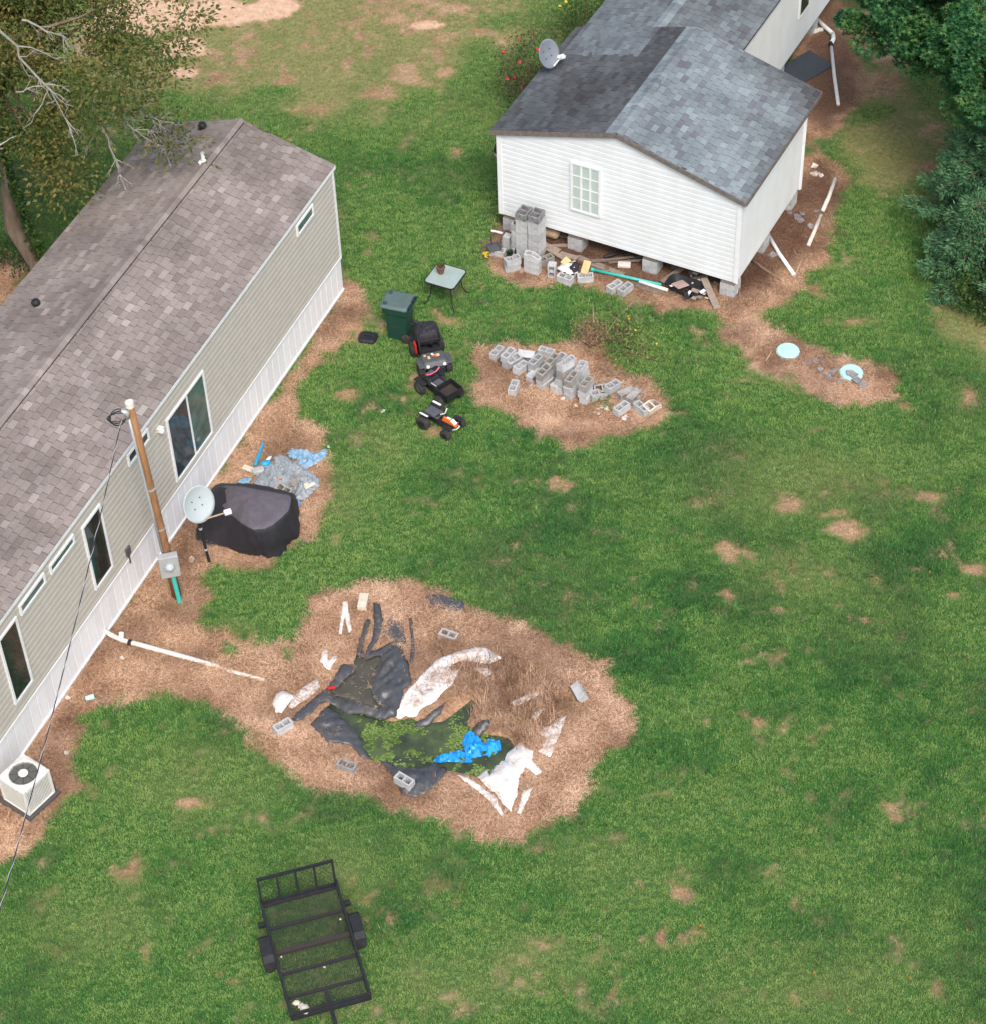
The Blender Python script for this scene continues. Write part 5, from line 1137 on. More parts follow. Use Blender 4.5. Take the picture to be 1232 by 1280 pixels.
def rrect(x0, x1, y0, y1, z, r=.05, n=4):
    o_ = []
    for cx_, cy_, s0 in ((x1 - r, y1 - r, 0), (x0 + r, y1 - r, 90), (x0 + r, y0 + r, 180), (x1 - r, y0 + r, 270)):
        for j in range(n + 1): q = R(s0 + 90 * j / n); o_.append((cx_ + r * math.cos(q), cy_ + r * math.sin(q), z))
    return o_
bb = MB(); ring_body(bb, [rrect(-.27, .24, -.24, .24, .02), rrect(-.28, .25, -.25, .25, .5), rrect(-.30, .27, -.27, .27, .8), rrect(-.345, .30, -.30, .30, .84), rrect(-.36, .31, -.31, .31, 1.02)])
obj('body', bb, 'bin', t, smooth=False)
ld = MB(); ring_body(ld, [rrect(-.40, .30, -.33, .33, 1.02, .07), rrect(-.40, .30, -.33, .33, 1.05, .07), rrect(-.34, .28, -.27, .27, 1.085, .07)]); ldo = obj('lid', ld, 'binlid', t)
obj('handle', MB().tube([(.28, -.29, 1.0), (.38, -.29, 1.04), (.38, .29, 1.04), (.28, .29, 1.0)], .016, 8), 'bin', t); obj('hinge', MB().box((.33, .15, 1.04), (.06, .2, .05)).box((.33, -.15, 1.04), (.06, .2, .05)), 'black', t)
for y in (-.2, .2): obj('lid_knob', MB().lathe([(.05, 1.06), (.05, 1.10), (.03, 1.10), (.03, 1.07)], 16, (-.28, y, 0)), 'bin', t)
for s in (-1, 1):
    wo_ = obj('wheel', MB().lathe([(.06, -.03), (.125, -.035), (.135, 0), (.125, .035), (.06, .03)], 20, (.24, s * .29, .135), (R(90), 0, 0)), 'rubber', t, smooth=True); obj('rim', MB().lathe([(.06, -.02), (.06, .02), (0, .025)], 12, (.24, s * .29, .135), (R(90), 0, 0)), 'black', wo_)
p = at(460.5, 423); m = MB(); m2 = MB(); ring_body(m2, [rrect(-.23, .23, -.2, .2, .0, .12), rrect(-.23, .23, -.2, .2, .04, .12), rrect(-.17, .17, -.15, .15, .075, .09)])
t = thing('bin_lid', 'loose black plastic lid lying on the grass near the bin', 'lid', (p.x, p.y, gz(p.x, p.y) + .02), R(-15)); obj('lid', m2, 'black', t); obj('handle', MB().box((0, .02, .085), (.18, .05, .03)), 'black', t, bevel=.01)

# ------------------------------------------------------------------ toy vehicles
def toy_wheel(t, x, y, r, w_, rimmat='black', rr=.55):
    prof = [(r * rr, -w_ / 2), (r * .9, -w_ / 2), (r, -w_ / 3), (r, w_ / 3), (r * .9, w_ / 2), (r * rr, w_ / 2)]
    wo_ = obj('wheel', MB().lathe(prof, 22, (x, y, r), (R(90), 0, 0)), 'rubber', t, smooth=True)
    tr_ = MB()
    for j in range(14):
        a = 6.2832 * j / 14; tr_.box((x + r * math.cos(a), y, r + r * math.sin(a)), (.03, w_ * .8, .03), (0, -a, 0))
    obj('tread', tr_, 'rubber', wo_, kind='stuff')
    obj('rim', MB().lathe([(r * rr, -w_ / 2 - .002), (r * .3, -w_ / 2 + .02), (0, -w_ / 2 + .01)], 12, (x, y, r), (R(90), 0, 0)).lathe([(r * rr, w_ / 2 + .002), (r * .3, w_ / 2 - .02), (0, w_ / 2 - .01)], 12, (x, y, r), (R(90), 0, 0)), rimmat, wo_)
def hullbox(m, x0, x1, y, z0, z1, tx0=0, tx1=0, ty=0):
    """box with a narrowed top"""
    vs = [(x0, -y, z0), (x1, -y, z0), (x1, y, z0), (x0, y, z0), (x0 + tx0, -y + ty, z1), (x1 - tx1, -y + ty, z1), (x1 - tx1, y - ty, z1), (x0 + tx0, y - ty, z1)]
    return m.add(vs, [(3, 2, 1, 0), (4, 5, 6, 7), (0, 1, 5, 4), (1, 2, 6, 5), (2, 3, 7, 6), (3, 0, 4, 7)])
# buggy (local +X = forward)
TV = lambda x, y: (440 + x / 6.094, 350 + y / 6.094)
c = at(*TV(612, 640)); t = thing('toy_buggy', 'black ride on toy buggy with crumpled black cover over its roof', 'toy car', (c.x, c.y, gz(c.x, c.y)), R(-76))
for x in (.28, -.48):
    for s in (-1, 1): toy_wheel(t, x, s * .33, .165, .16)
b = MB(); hullbox(b, -.62, .40, .24, .14, .34, 0, .04, .02); obj('chassis', b, 'black', t, bevel=.02)
b = MB(); hullbox(b, .02, .50, .31, .32, .44, .02, .1, .05); obj('hood', b, 'grey_plastic', t, bevel=.03)
b = MB(); hullbox(b, .40, .56, .22, .18, .33, 0, .03, .02); obj('bumper', b, 'black', t, bevel=.02); obj('grille_badge', MB().box((.565, 0, .24), (.02, .12, .06)), 'red', t)
for s in (-1, 1):
    obj('fender', MB().box((.28, s * .33, .36), (.42, .17, .035), (0, -.12, 0)), 'grey_plastic', t, bevel=.015); obj('headlight', MB().lathe([(.045, 0), (.04, .02), (0, .025)], 12, (.47, s * .2, .38), (0, R(80), 0)), 'white', t)
    b = MB(); hullbox(b, -.40, -.10, .10, .33, .42); b.box((-.40, 0, .52), (.08, .2, .3)); o = obj('seat', b, 'black', t, bevel=.02); o.location = (0, s * .14, 0)
    obj('roll_bar', MB().tube([(.06, s * .28, .42), (-.08, s * .27, .74), (-.5, s * .27, .74), (-.6, s * .28, .34)], .018, 8), 'steel', t, smooth=True)
obj('dashboard', MB().box((.0, 0, .45), (.08, .5, .08)), 'black', t); obj('windscreen_bar', MB().tube([(-.06, -.27, .72), (-.06, .27, .72)], .016, 8), 'steel', t)
sw = MB().tube([(-.1 + .02 * math.cos(a), .14 + .09 * math.cos(a), .53 + .09 * math.sin(a)) for a in [6.2832 * j / 16 for j in range(17)]], .012, 6); obj('steering_wheel', sw, 'black', t)
dc = MB(); dc.box((.2, .10, .452), (.09, .1, .006)); dc.box((.24, -.12, .452), (.1, .06, .006)); dc.box((.15, -.2, .452), (.06, .05, .006)); obj('decal', dc, 'cream', t); obj('decal', MB().box((.16, .0, .452), (.11, .04, .006), (0, 0, .6)), 'white', t); obj('decal', MB().box((.20, .02, .4535), (.05, .12, .006)), 'orange', t)
obj('side_panel', MB().box((-.18, -.345, .48), (.2, .04, .26)), 'red', t, bevel=.01)
cp = at(*TV(622, 440), .8)
poly = [(-.66, -.31), (-.30, -.33), (-.16, -.26), (-.10, 0), (-.14, .24), (-.32, .33), (-.64, .32), (-.74, 0)]
Rz2 = Matrix.Rotation(R(-76), 3, 'Z'); base = Vector((c.x, c.y, 0))
wp = [tuple((base + Rz2 @ Vector((x, y, 0)))[:2]) for x, y in poly]
o = cdt_sheet('crumpled_cover', None, lambda x, y, d: wrinkle(.16, 8, .4, 1.3, .70, 61)(x, y, d) + min(.05, d) - (max(0, .06 - d) * 3.0), 'cover', .03, .006, True, 61, wp)
tag(o, 'crumpled black plastic cover on the roof of the toy buggy', 'cover')
# two-wheeled scooter frame beside the buggy
p = at(*TV(460, 510)); t = thing('push_scooter', 'small grey wheeled frame with pale wheels leaning on the toy buggy', 'scooter', (p.x, p.y, 0), R(95))
for x, y in ((-.15, .03), (.18, .0)):
    r = .12
    wo_ = obj('wheel', MB().lathe([(r * .7, -.025), (r, -.02), (r, .02), (r * .7, .025)], 20, (x, y, r), (R(90), 0, 0)), 'rubber', t, smooth=True); obj('rim', MB().lathe([(r * .7, -.02), (r * .25, -.03), (r * .25, .03), (r * .7, .02)], 16, (x, y, r), (R(90), 0, 0), False), 'white', wo_)
obj('frame', MB().bar((-.2, -.06, .16), (.24, -.08, .2), .09, .05).bar((-.15, .0, .13), (-.15, -.1, .2), .04, .04).bar((.18, 0, .13), (.18, -.1, .2), .04, .04), 'grey_plastic', t, bevel=.01)
obj('handlebar', MB().tube([(.2, -.08, .18), (.24, -.1, .5), (.26, -.02, .52)], .015, 8), 'black', t)
# ride-on with tipping bed
c = at(*TV(668, 868)); t = thing('toy_truck', 'black ride on toy quad with small cargo bed and pink handlebar', 'toy car', (c.x, c.y, gz(c.x, c.y)), R(129))
for x in (.34, -.34):
    for s in (-1, 1): toy_wheel(t, x, s * .30, .16 if x > 0 else .15, .14, 'grey_plastic' if x > 0 else 'black')
b = MB(); hullbox(b, -.42, .46, .15, .12, .30, .02, .08, .02); obj('chassis', b, 'black', t, bevel=.02)
b = MB(); hullbox(b, .10, .50, .20, .28, .42, .06, .12, .05); obj('front_body', b, 'black', t, bevel=.03)
b = MB(); hullbox(b, -.16, .16, .12, .28, .40, .03, .06, .02); obj('seat', b, 'grey_plastic', t, bevel=.03)
obj('stripe', MB().box((.02, .125, .36), (.26, .008, .03), (0, .1, 0)), 'white', t)
b = MB(); bx0, bx1, by, bz0, bz1 = -.58, -.16, .25, .30, .46
b.box(((bx0 + bx1) / 2, 0, bz0), (bx1 - bx0, 2 * by, .02)); b.box((bx0, 0, (bz0 + bz1) / 2 + .012), (.025, 2 * by, bz1 - bz0)); b.box((bx1, 0, (bz0 + bz1) / 2 + .012), (.025, 2 * by, bz1 - bz0))
for s in (-1, 1): b.box(((bx0 + bx1) / 2, s * (by - .012), (bz0 + bz1) / 2 + .011), (bx1 - bx0 - .026, .025, bz1 - bz0 - .002))
obj('cargo_bed', b, 'black', t); obj('bed_floor', MB().box(((bx0 + bx1) / 2, 0, bz0 + .016), (bx1 - bx0 - .03, 2 * by - .05, .006)), 'rust', t)
for s in (-1, 1): obj('fender', MB().box((.34, s * .28, .35), (.36, .15, .03), (0, .0, 0)), 'black', t, bevel=.014)
obj('steering_post', MB().tube([(.26, 0, .40), (.18, 0, .56)], .02, 8), 'black', t); obj('handlebar', MB().tube([(.20, -.20, .60), (.19, -.08, .55), (.19, .08, .55), (.20, .20, .60)], .017, 8), 'pink', t); obj('windscreen', MB().box((.34, 0, .44), (.08, .22, .07), (0, .5, 0)), 'grey_plastic', t)
# small quad
c = at(*TV(690, 1118)); t = thing('toy_quad', 'small black toy quad bike with white and orange trim nearest the lawn', 'toy car', (c.x, c.y, gz(c.x, c.y)), R(-40))
for s in (-1, 1): toy_wheel(t, -.33, s * .28, .16, .16); toy_wheel(t, .33, s * .27, .13, .12)
b = MB(); hullbox(b, -.36, .34, .09, .12, .27, .03, .1, .02); obj('chassis', b, 'black', t, bevel=.02)
b = MB(); hullbox(b, -.44, .0, .15, .30, .40, .02, .04, .03); obj('seat', b, 'grey_plastic', t, bevel=.04)
for s in (-1, 1):
    obj('rear_fender', MB().box((-.34, s * .22, .36), (.30, .14, .03), (s * .15, 0, 0)), 'black', t, bevel=.014); obj('fender_stripe', MB().box((-.34, s * .24, .385), (.24, .05, .01), (s * .15, 0, 0)), 'white', t)
    obj('front_fender', MB().box((.33, s * .2, .31), (.24, .11, .025), (s * .1, 0, 0)), 'black', t, bevel=.012); obj('arm', MB().tube([(.26, s * .06, .2), (.33, s * .25, .14)], .016, 6), 'metal', t)
    obj('grip', MB().tube([(.06, s * .13, .53), (.05, s * .25, .55)], .018, 8), 'black', t)
b = MB(); hullbox(b, .04, .46, .06, .27, .39, .03, .2, .02); obj('nose', b, 'orange', t, bevel=.015); obj('nose_plate', MB().box((.36, 0, .355), (.14, .1, .012), (0, .5, 0)), 'white', t); obj('nose_stripe', MB().box((.2, 0, .396), (.14, .05, .008)), 'white', t)
obj('handlebar', MB().tube([(.06, -.14, .53), (.10, 0, .48), (.06, .14, .53)], .014, 8), 'chalk', t); obj('steering_post', MB().tube([(.16, 0, .38), (.1, 0, .48)], .02, 8), 'black', t)
obj('front_bumper', MB().tube([(.40, -.1, .2), (.48, -.06, .24), (.48, .06, .24), (.40, .1, .2)], .014, 8), 'chalk', t)
scraps('paper_scrap', [TV(238, 1000)], 'white', 'white paper strip on the grass left of the toy quad', None, .05, .08, .2)
scraps('red_stake', [(1161, 716)], 'orange', 'small orange red marker on the lawn at the right', None, .022, .026, 1.6)
scraps('red_stake', [(875, 1158)], 'orange', 'small orange red marker on the lawn near the bottom', None, .022, .026, 1.6)
scraps('fallen_leaf', [(948,1047),(676,1207),(1036,1245),(1060,1264),(1137,1222),(1208,1163),(1017,1216),(895,1112),(735,1175),(600,845),(1175,330),(1130,290),(1085,348),(1205,410),(1108,198)], 'orange', 'small fallen yellow orange leaf on the lawn', 'fallen leaves on the lawn', .02, .03, .1)
# ------------------------------------------------------------------ trees and shrubs
MT['oak'] = leaf_mat('oak_leaf', [(.12, (.028, .055, .016)), (.42, (.075, .112, .028)), (.66, (.145, .145, .04)), (.9, (.27, .19, .07))])
MT['gum'] = leaf_mat('sweetgum_leaf', [(.15, (.016, .07, .028)), (.45, (.035, .125, .045)), (.72, (.08, .19, .055)), (.95, (.18, .25, .07))], .4)
MT['cedar'] = leaf_mat('cedar_leaf', [(.15, (.034, .10, .046)), (.5, (.085, .20, .095)), (.85, (.17, .31, .135))])
MT['bush'] = leaf_mat('bush_leaf', [(.15, (.018, .05, .015)), (.5, (.04, .095, .022)), (.9, (.12, .16, .04))])
MT['rose'] = leaf_mat('rose_leaf', [(.15, (.03, .04, .018)), (.5, (.065, .075, .03)), (.9, (.16, .14, .07))])
MT['weed'] = leaf_mat('weed_leaf', [(.15, (.08, .17, .04)), (.5, (.16, .27, .065)), (.9, (.28, .36, .11))])
MT['deadweed'] = leaf_mat('dead_weed', [(.15, (.13, .07, .04)), (.5, (.24, .145, .085)), (.9, (.40, .27, .17))], .9, .1)
SHAPES = {
    'leaf': (np.array([(0, 0, 0), (.28, .32, .06), (0, 1, -.05), (-.28, .32, .06)]), [(0, 1, 2), (0, 2, 3)]),
    'star': (np.array([(0, -.1, 0)] + [((.62 if i % 2 == 0 else .2) * math.sin(6.2832 * i / 10), .1 + (.62 if i % 2 == 0 else .2) * math.cos(6.2832 * i / 10), -.1 if i % 2 == 0 else .02) for i in range(10)]), [(0, 1 + i, 1 + (i + 1) % 10) for i in range(10)]),
    'needle': (np.array([(0, 0, 0), (.13, .4, .03), (0, 1, 0), (-.13, .4, .03)]), [(0, 1, 2), (0, 2, 3)]),
}
def leaves(name, C, D, size, shape, mat, parent, seed=0, up=.5):
    """many separate leaf faces at centres C growing along D"""
    r = np.random.default_rng(seed); n = len(C); Vt, Ft = SHAPES[shape]; Ft = np.array(Ft)
    D = D / (np.linalg.norm(D, axis=1, keepdims=True) + 1e-9)
    N = r.normal(size=(n, 3)) * (1 - up) + np.array([0, 0, 1]) * up; X = np.cross(D, N); X /= np.linalg.norm(X, axis=1, keepdims=True) + 1e-9; Nn = np.cross(X, D)
    s = (size * r.uniform(.65, 1.3, n))[:, None, None]
    V = C[:, None, :] + s * (Vt[None, :, 0:1] * X[:, None, :] + Vt[None, :, 1:2] * D[:, None, :] + Vt[None, :, 2:3] * Nn[:, None, :])
    F = (Ft[None] + (np.arange(n) * len(Vt))[:, None, None]).reshape(-1, Ft.shape[1])
    return link(name, fast_mesh(name, V.reshape(-1, 3), F, MT[mat]), parent)
def limb(mb, a, b_, r0, r1, rnd, sag=.1, n=5):
    a, b_ = Vector(a), Vector(b_); L = (b_ - a).length; pts = []
    for i in range(n + 1):
        s_ = i / n; p = a + (b_ - a) * s_ + Vector((rnd.uniform(-1, 1), rnd.uniform(-1, 1), rnd.uniform(-1, 1))) * L * .05 * (0 < i < n) + Vector((0, 0, sag * L * math.sin(s_ * 3.14))); pts.append(p)
    mb.tube(pts, [r0 + (r1 - r0) * i / n for i in range(n + 1)], 7); return pts
def tree(name, label, base, trunk_h, cc, rad, nclump, nleaf, size, shape, mat, seed, r0=.2, clump=.55, group=None, lean=(0, 0), cat='tree', flat=.6, shell=.55, up=.5, keep=None):
    rnd = random.Random(seed); r = np.random.default_rng(seed); t = thing(name, label, cat, base, 0, group)
    cc = Vector(cc); tb = MB(); top = Vector((lean[0], lean[1], trunk_h))
    tp = limb(tb, (0, 0, -.2), top, r0, r0 * .55, rnd, .0, 6); limb(tb, top, cc + Vector((0, 0, rad[2] * .7)), r0 * .55, .03, rnd, 0, 5); obj('trunk', tb, 'bark', t, smooth=True)
    cl = []
    while len(cl) < nclump:
        v = r.normal(size=3); v /= np.linalg.norm(v); q = v * (shell + (1 - shell) * r.random()) * r.uniform(.75, 1.1); p = np.array(cc) + q * np.array(rad)
        if keep and not keep(p): continue
        cl.append(p)
    lb = MB()
    for p in cl[:max(10, nclump // 3)]:
        s_ = rnd.uniform(.35, 1); a = Vector((0, 0, 0)).lerp(top, 1) if s_ > .7 else top.lerp(cc, rnd.random() * .9); limb(lb, a, p, r0 * .28, .012, rnd, .08, 4)
    obj('limbs', lb, 'bark', t, smooth=True, kind='stuff')
    cl = np.array(cl); k = r.integers(0, len(cl), nleaf); cs = clump * r.uniform(.6, 1.3, len(cl))
    off = r.normal(size=(nleaf, 3)); off /= np.linalg.norm(off, axis=1, keepdims=True); off *= (r.random((nleaf, 1)) ** .45); off[:, 2] *= flat
    C = cl[k] + off * cs[k][:, None]; D = off + r.normal(size=(nleaf, 3)) * .5 + np.array([0, 0, -.15])
    leaves('crown', C, D, size, shape, mat, t, seed, up); return t, cl
b0 = at(50, 345); b0.z = gz(b0.x, b0.y)
oak, ocl = tree('oak_tree', 'tall spreading tree with dead grey branches behind the long mobile home', b0, 5.0, (-.3, .1, 7.0), (4.7, 4.2, 3.3), 165, 84000, .10, 'leaf', 'oak', 3, .26, .72, lean=(-.5, 0), flat=.65, shell=.15)
# ivy on the trunk, dead limbs
r = np.random.default_rng(5); n = 1500; h = r.uniform(.3, 4.6, n); a = r.uniform(-1.6, 1.2, n)
C = np.stack([-.5 * h / 5 + (.27 - .02 * h) * np.cos(a) * r.uniform(1, 1.8, n), -(.27 - .02 * h) * np.sin(a + 1.57) * r.uniform(1, 1.8, n), h], 1); leaves('ivy', C, r.normal(size=(n, 3)) + np.array([.6, -.3, 0]), .11, 'leaf', 'bush', oak, 6)
def deadbranch(a, b_, r0, nsub, seed, mat='dead', parent=oak, spread=.5, origin=b0):
    rnd = random.Random(seed); m = MB(); A, Bv = Vector(a) - origin, Vector(b_) - origin; pts = limb(m, A, Bv, r0, r0 * .25, rnd, .05, 7); L = (Bv - A).length; d = (Bv - A).normalized()
    for i in range(nsub):
        k = rnd.randint(1, 7); p = pts[k]; v = (d + Vector((rnd.uniform(-1, 1), rnd.uniform(-1, 1), rnd.uniform(-.7, .5))) * 1.0).normalized(); l = L * spread * rnd.uniform(.4, 1) * (1 - k / 12)
        q = limb(m, p, p + v * l, r0 * .4, r0 * .12, rnd, 0, 4)
        for j in range(3):
            w_ = (v + Vector((rnd.uniform(-1, 1), rnd.uniform(-1, 1), rnd.uniform(-.8, .4)))).normalized(); limb(m, q[rnd.randint(2, 4)], q[3] + w_ * l * rnd.uniform(.2, .5), r0 * .2, r0 * .08, rnd, 0, 3)
    return obj('dead_branch', m, mat, parent, smooth=True)
deadbranch(at(-10, 20, 10.4), at(88, 158, 7.5), .038, 12, 1)
deadbranch(at(28, 25, 10.8), at(95, 60, 10.0), .026, 9, 2)
deadbranch(at(20, 115, 8.6), at(78, 108, 8.8), .02, 6, 3)
deadbranch(at(125, 125, 6.6), at(205, 188, 5.2), .03, 20, 4, spread=.6)
deadbranch(at(140, 140, 6.2), at(222, 152, 5.6), .028, 16, 5, spread=.6)
deadbranch(at(118, 120, 6.6), at(150, 218, 5.2), .03, 16, 7, spread=.6)
deadbranch(at(-10, 190, 7.0), at(15, 172, 7.2), .03, 3, 6)
# extra boughs of leaves reaching over the roof
def bough(parent, origin, pts_px, n, size, shape, mat, rad, seed):
    r = np.random.default_rng(seed); P = np.array([at(*p) - origin for p in pts_px]); k = r.integers(0, len(P), n); off = r.normal(size=(n, 3)) * np.array([1, 1, .5]) * rad
    leaves('bough', P[k] + off, off + r.normal(size=(n, 3)) * .4 * rad, size, shape, mat, parent, seed)
bough(oak, b0, [(150, 130, 6.6), (175, 120, 6.6), (195, 90, 7), (215, 60, 8), (235, 25, 9), (185, 60, 8.4), (150, 90, 8), (110, 150, 6.5), (85, 190, 5.6), (70, 215, 5), (80, 240, 4.2), (95, 215, 5), (200, 160, 5.6), (220, 180, 5.3)], 4200, .11, 'leaf', 'oak', .35, 8)
GT = 'trees at the right edge of the yard'
b1 = at(1222, 215); tree('sweetgum_tree', 'broad leafy sweetgum with star shaped leaves beyond the upper right lawn', b1, 2.6, (-.75, .6, 4.5), (2.9, 2.4, 1.7), 110, 62000, .135, 'star', 'gum', 11, .17, .62, GT, flat=.5, shell=.3, up=.75)
b1 = at(1300, 120); tree('sweetgum_tree', 'leafy sweetgum at the top right corner of the photo', b1, 3, (-.6, .6, 5.6), (3.2, 2.8, 2.2), 85, 38000, .14, 'star', 'gum', 12, .18, .65, GT, flat=.5, shell=.3, up=.75)
b1 = at(1275, 285); tree('sweetgum_tree', 'dark green sweetgum rising behind the blue green cedars', b1, 2.6, (-.4, 0, 4.2), (2.2, 2.2, 2.0), 70, 30000, .13, 'star', 'gum', 13, .15, .6, GT, flat=.5, shell=.3, up=.75)
def cedar(label, base, h, rad, seed, nb=150, low=.2, group=GT):
    r = np.random.default_rng(seed); rnd = random.Random(seed); t = thing('cedar_tree', label, 'tree', base, 0, group); tb = MB(); limb(tb, (0, 0, -.1), (0, 0, h * .97), .09, .015, rnd, 0, 6); obj('trunk', tb, 'bark', t, smooth=True)
    lb = MB(); C = []; D = []
    for i in range(nb):
        z = h * (low + (1 - low) * r.random() ** .9) * .97; f_2 = 1 - (z / h - low) / (1 - low); L = rad * (.22 + .9 * f_2 ** .8) * r.uniform(.6, 1.2); a = r.uniform(0, 6.283)
        d = np.array([math.cos(a), math.sin(a), r.uniform(-.15, .45)]); p0 = np.array([0, 0, z]); e = p0 + d * L
        if i % 2 == 0: limb(lb, p0, e, .018, .005, rnd, .04, 3)
        n = int(70 + 190 * L); s_ = r.random(n) ** .7; sd_ = r.choice([-1, 1], n); side = np.cross(d, [0, 0, 1]); side /= np.linalg.norm(side)
        wdt = (.30 * np.sin(np.clip(s_, 0, 1) * 2.6 + .35) + .04)
        pts = p0 + d * (L * s_)[:, None] + side * (sd_ * wdt * r.random(n))[:, None] + np.array([0, 0, 1]) * (r.normal(size=n) * .06 - .16 * s_ ** 2)[:, None]
        C.append(pts); D.append(d * .8 + side * sd_[:, None] * .8 + r.normal(size=(n, 3)) * .35)
    obj('limbs', lb, 'bark', t, kind='stuff'); leaves('crown', np.concatenate(C), np.concatenate(D), .115, 'needle', 'cedar', t, seed, .7); return t
cedar('feathery blue green cedar at the right edge beside the lawn, the taller one', at(1228, 300), 4.2, 1.75, 21, 190, .06)
cedar('shorter blue green cedar nearer the lawn below the taller cedar', at(1208, 350), 2.5, 1.15, 22, 120, .05)
cedar('third cedar mostly cut by the right edge of the photo', at(1285, 380), 4.0, 1.5, 23, 150, .05)
def shrub(name, label, base, h, rad, n, size, mat, seed, group=None, cat='shrub', flowers=None, shape='leaf', ncl=18, parts=('foliage', 'stems')):
    r = np.random.default_rng(seed); rnd = random.Random(seed); t = thing(name, label, cat, base, 0, group); cl = []
    sb = MB()
    for i in range(ncl):
        a = r.uniform(0, 6.283); q = rad * r.random() ** .5; z = h * r.uniform(.3, 1) * (1 - .4 * (q / rad) ** 2); cl.append((q * math.cos(a), q * math.sin(a), z)); limb(sb, (q * math.cos(a) * .2, q * math.sin(a) * .2, 0), cl[-1], .014, .004, rnd, 0, 3)
    obj(parts[1], sb, 'dead_dark', t, kind='stuff'); cl = np.array(cl); k = r.integers(0, ncl, n); off = r.normal(size=(n, 3)) * np.array([.45, .45, .35]) * rad * .55; C = cl[k] + off; C[:, 2] = np.abs(C[:, 2]); leaves(parts[0], C, off + r.normal(size=(n, 3)) * .3 * rad, size, shape, mat, t, seed)
    if flowers:
        mat_, nf, s_ = flowers
        for i in range(nf):
            q = C[r.integers(0, n)] + r.normal(size=3) * .06 + np.array([0, 0, .05]); m = MB()
            m.lathe([(.0, -.5 * s_), (.7 * s_, -.2 * s_), (s_, .15 * s_), (.5 * s_, .5 * s_), (0, .55 * s_)], 7, q, (r.uniform(-.5, .5), r.uniform(-.5, .5), 0)); obj('flower', m, mat_, t)
    return t
MT['rosebloom'] = M('rose_bloom', (.62, .03, .04), (.45, .015, .03), 9, .6)
shrub('rose_bush', 'rose bush with red blooms beside the left eave of the white house', at(668, 128), 1.9, .95, 3200, .07, 'rose', 31, flowers=('rosebloom', 20, .055), ncl=22)
shrub('flowering_shrub', 'green shrub with a few yellow blooms beside the upper roof edge', at(742, 50), 1.7, .9, 2600, .07, 'bush', 32, flowers=('yellow', 8, .05), ncl=22)
shrub('shrub', 'low broadleaf shrub at the foot of the shorter cedar', at(1222, 385), 1.0, .6, 1500, .1, 'bush', 33)
shrub('shrub', 'small green shrub at the left edge near the tree trunk', at(12, 330), .8, .6, 900, .08, 'bush', 34)
shrub('tall_weed', 'wispy green weed clump standing behind the block pile', at(775, 428), 1.1, .8, 1100, .085, 'weed', 35, cat='weed', flowers=('yellow', 6, .03), shape='needle', ncl=30)
shrub('tall_weed', 'lower sprawling green weed right of the wispy clump', at(800, 445), .5, .8, 1000, .08, 'weed', 36, cat='weed', shape='needle', ncl=24)
shrub('dead_weed', 'brown dead weed clump right behind the highest blocks', at(738, 432), .85, .38, 1100, .075, 'deadweed', 37, cat='weed', shape='needle', ncl=34)
m = MB(); A = at(752, 425, .1); m.tube([A, at(770, 398, .6), at(792, 376, 1.0)], [.012, .009, .004], 5).tube([at(738, 425, .1), at(741, 395, .7), at(740, 378, 1.0)], [.012, .009, .004], 5); tag(obj('dry_stalk', m, 'ply'), 'two tall bare stalks leaning out of the weeds behind the blocks', 'stalk')
# ------------------------------------------------------------------ person beside the left wall of the house
def skinmesh(name, joints, edges, radii, mat, parent, root=0, sub=2):
    me = bpy.data.meshes.new(name); me.from_pydata(joints, edges, []); me.update(); me.materials.append(MT[mat]); o = link(name, me, parent)
    md = o.modifiers.new('skin', 'SKIN'); sv = me.skin_vertices[0].data
    for i, rr in enumerate(radii): sv[i].radius = rr if isinstance(rr, tuple) else (rr, rr); sv[i].use_root = (i == root)
    md.use_smooth_shade = True; s_ = o.modifiers.new('sub', 'SUBSURF'); s_.levels = s_.render_levels = sub; return o
pp = at(631, 232); t = thing('person', 'person in dark shirt and trousers half hidden behind the white house left corner', 'person', (pp.x, pp.y, gz(pp.x, pp.y)), R(-60))
J = [(0, 0, .95), (0, 0, 1.12), (0, .0, 1.34), (0, 0, 1.46), (.02, 0, 1.56), (.04, 0, 1.68), (.02, 0, 1.76)]; E_ = [(i, i + 1) for i in range(6)]; Rr = [(.15, .11), (.14, .10), (.16, .10), (.06, .06), (.06, .065), (.085, .10), (.06, .07)]
for s in (-1, 1):
    b_ = len(J); J += [(0, s * .19, 1.40), (-.02, s * .26, 1.12), (.20, s * .20, .98), (.26, s * .185, .97)]; E_ += [(2, b_), (b_, b_ + 1), (b_ + 1, b_ + 2), (b_ + 2, b_ + 3)]; Rr += [.062, .045, .03, (.025, .04)]
    for j in range(4):
        f0 = len(J); yy = s * (.155 + .02 * j); l = (.075, .09, .085, .065)[j]; J += [(.28, yy, .975), (.28 + l * .6, yy, .96), (.28 + l * .75, yy, .93)]; E_ += [(b_ + 3, f0), (f0, f0 + 1), (f0 + 1, f0 + 2)]; Rr += [.011, .009, .008]
    f0 = len(J); J += [(.25, s * .13, .985), (.29, s * .115, .97)]; E_ += [(b_ + 3, f0), (f0, f0 + 1)]; Rr += [.012, .009]
    b_ = len(J); J += [(0, s * .10, .86), (.01, s * .11, .48), (-.02, s * .12, .10), (.03, s * .125, .04), (.14, s * .14, .03)]; E_ += [(0, b_), (b_, b_ + 1), (b_ + 1, b_ + 2), (b_ + 2, b_ + 3), (b_ + 3, b_ + 4)]; Rr += [.085, .06, .04, .04, .035]
skinmesh('body', J, E_, Rr, 'skin', t)
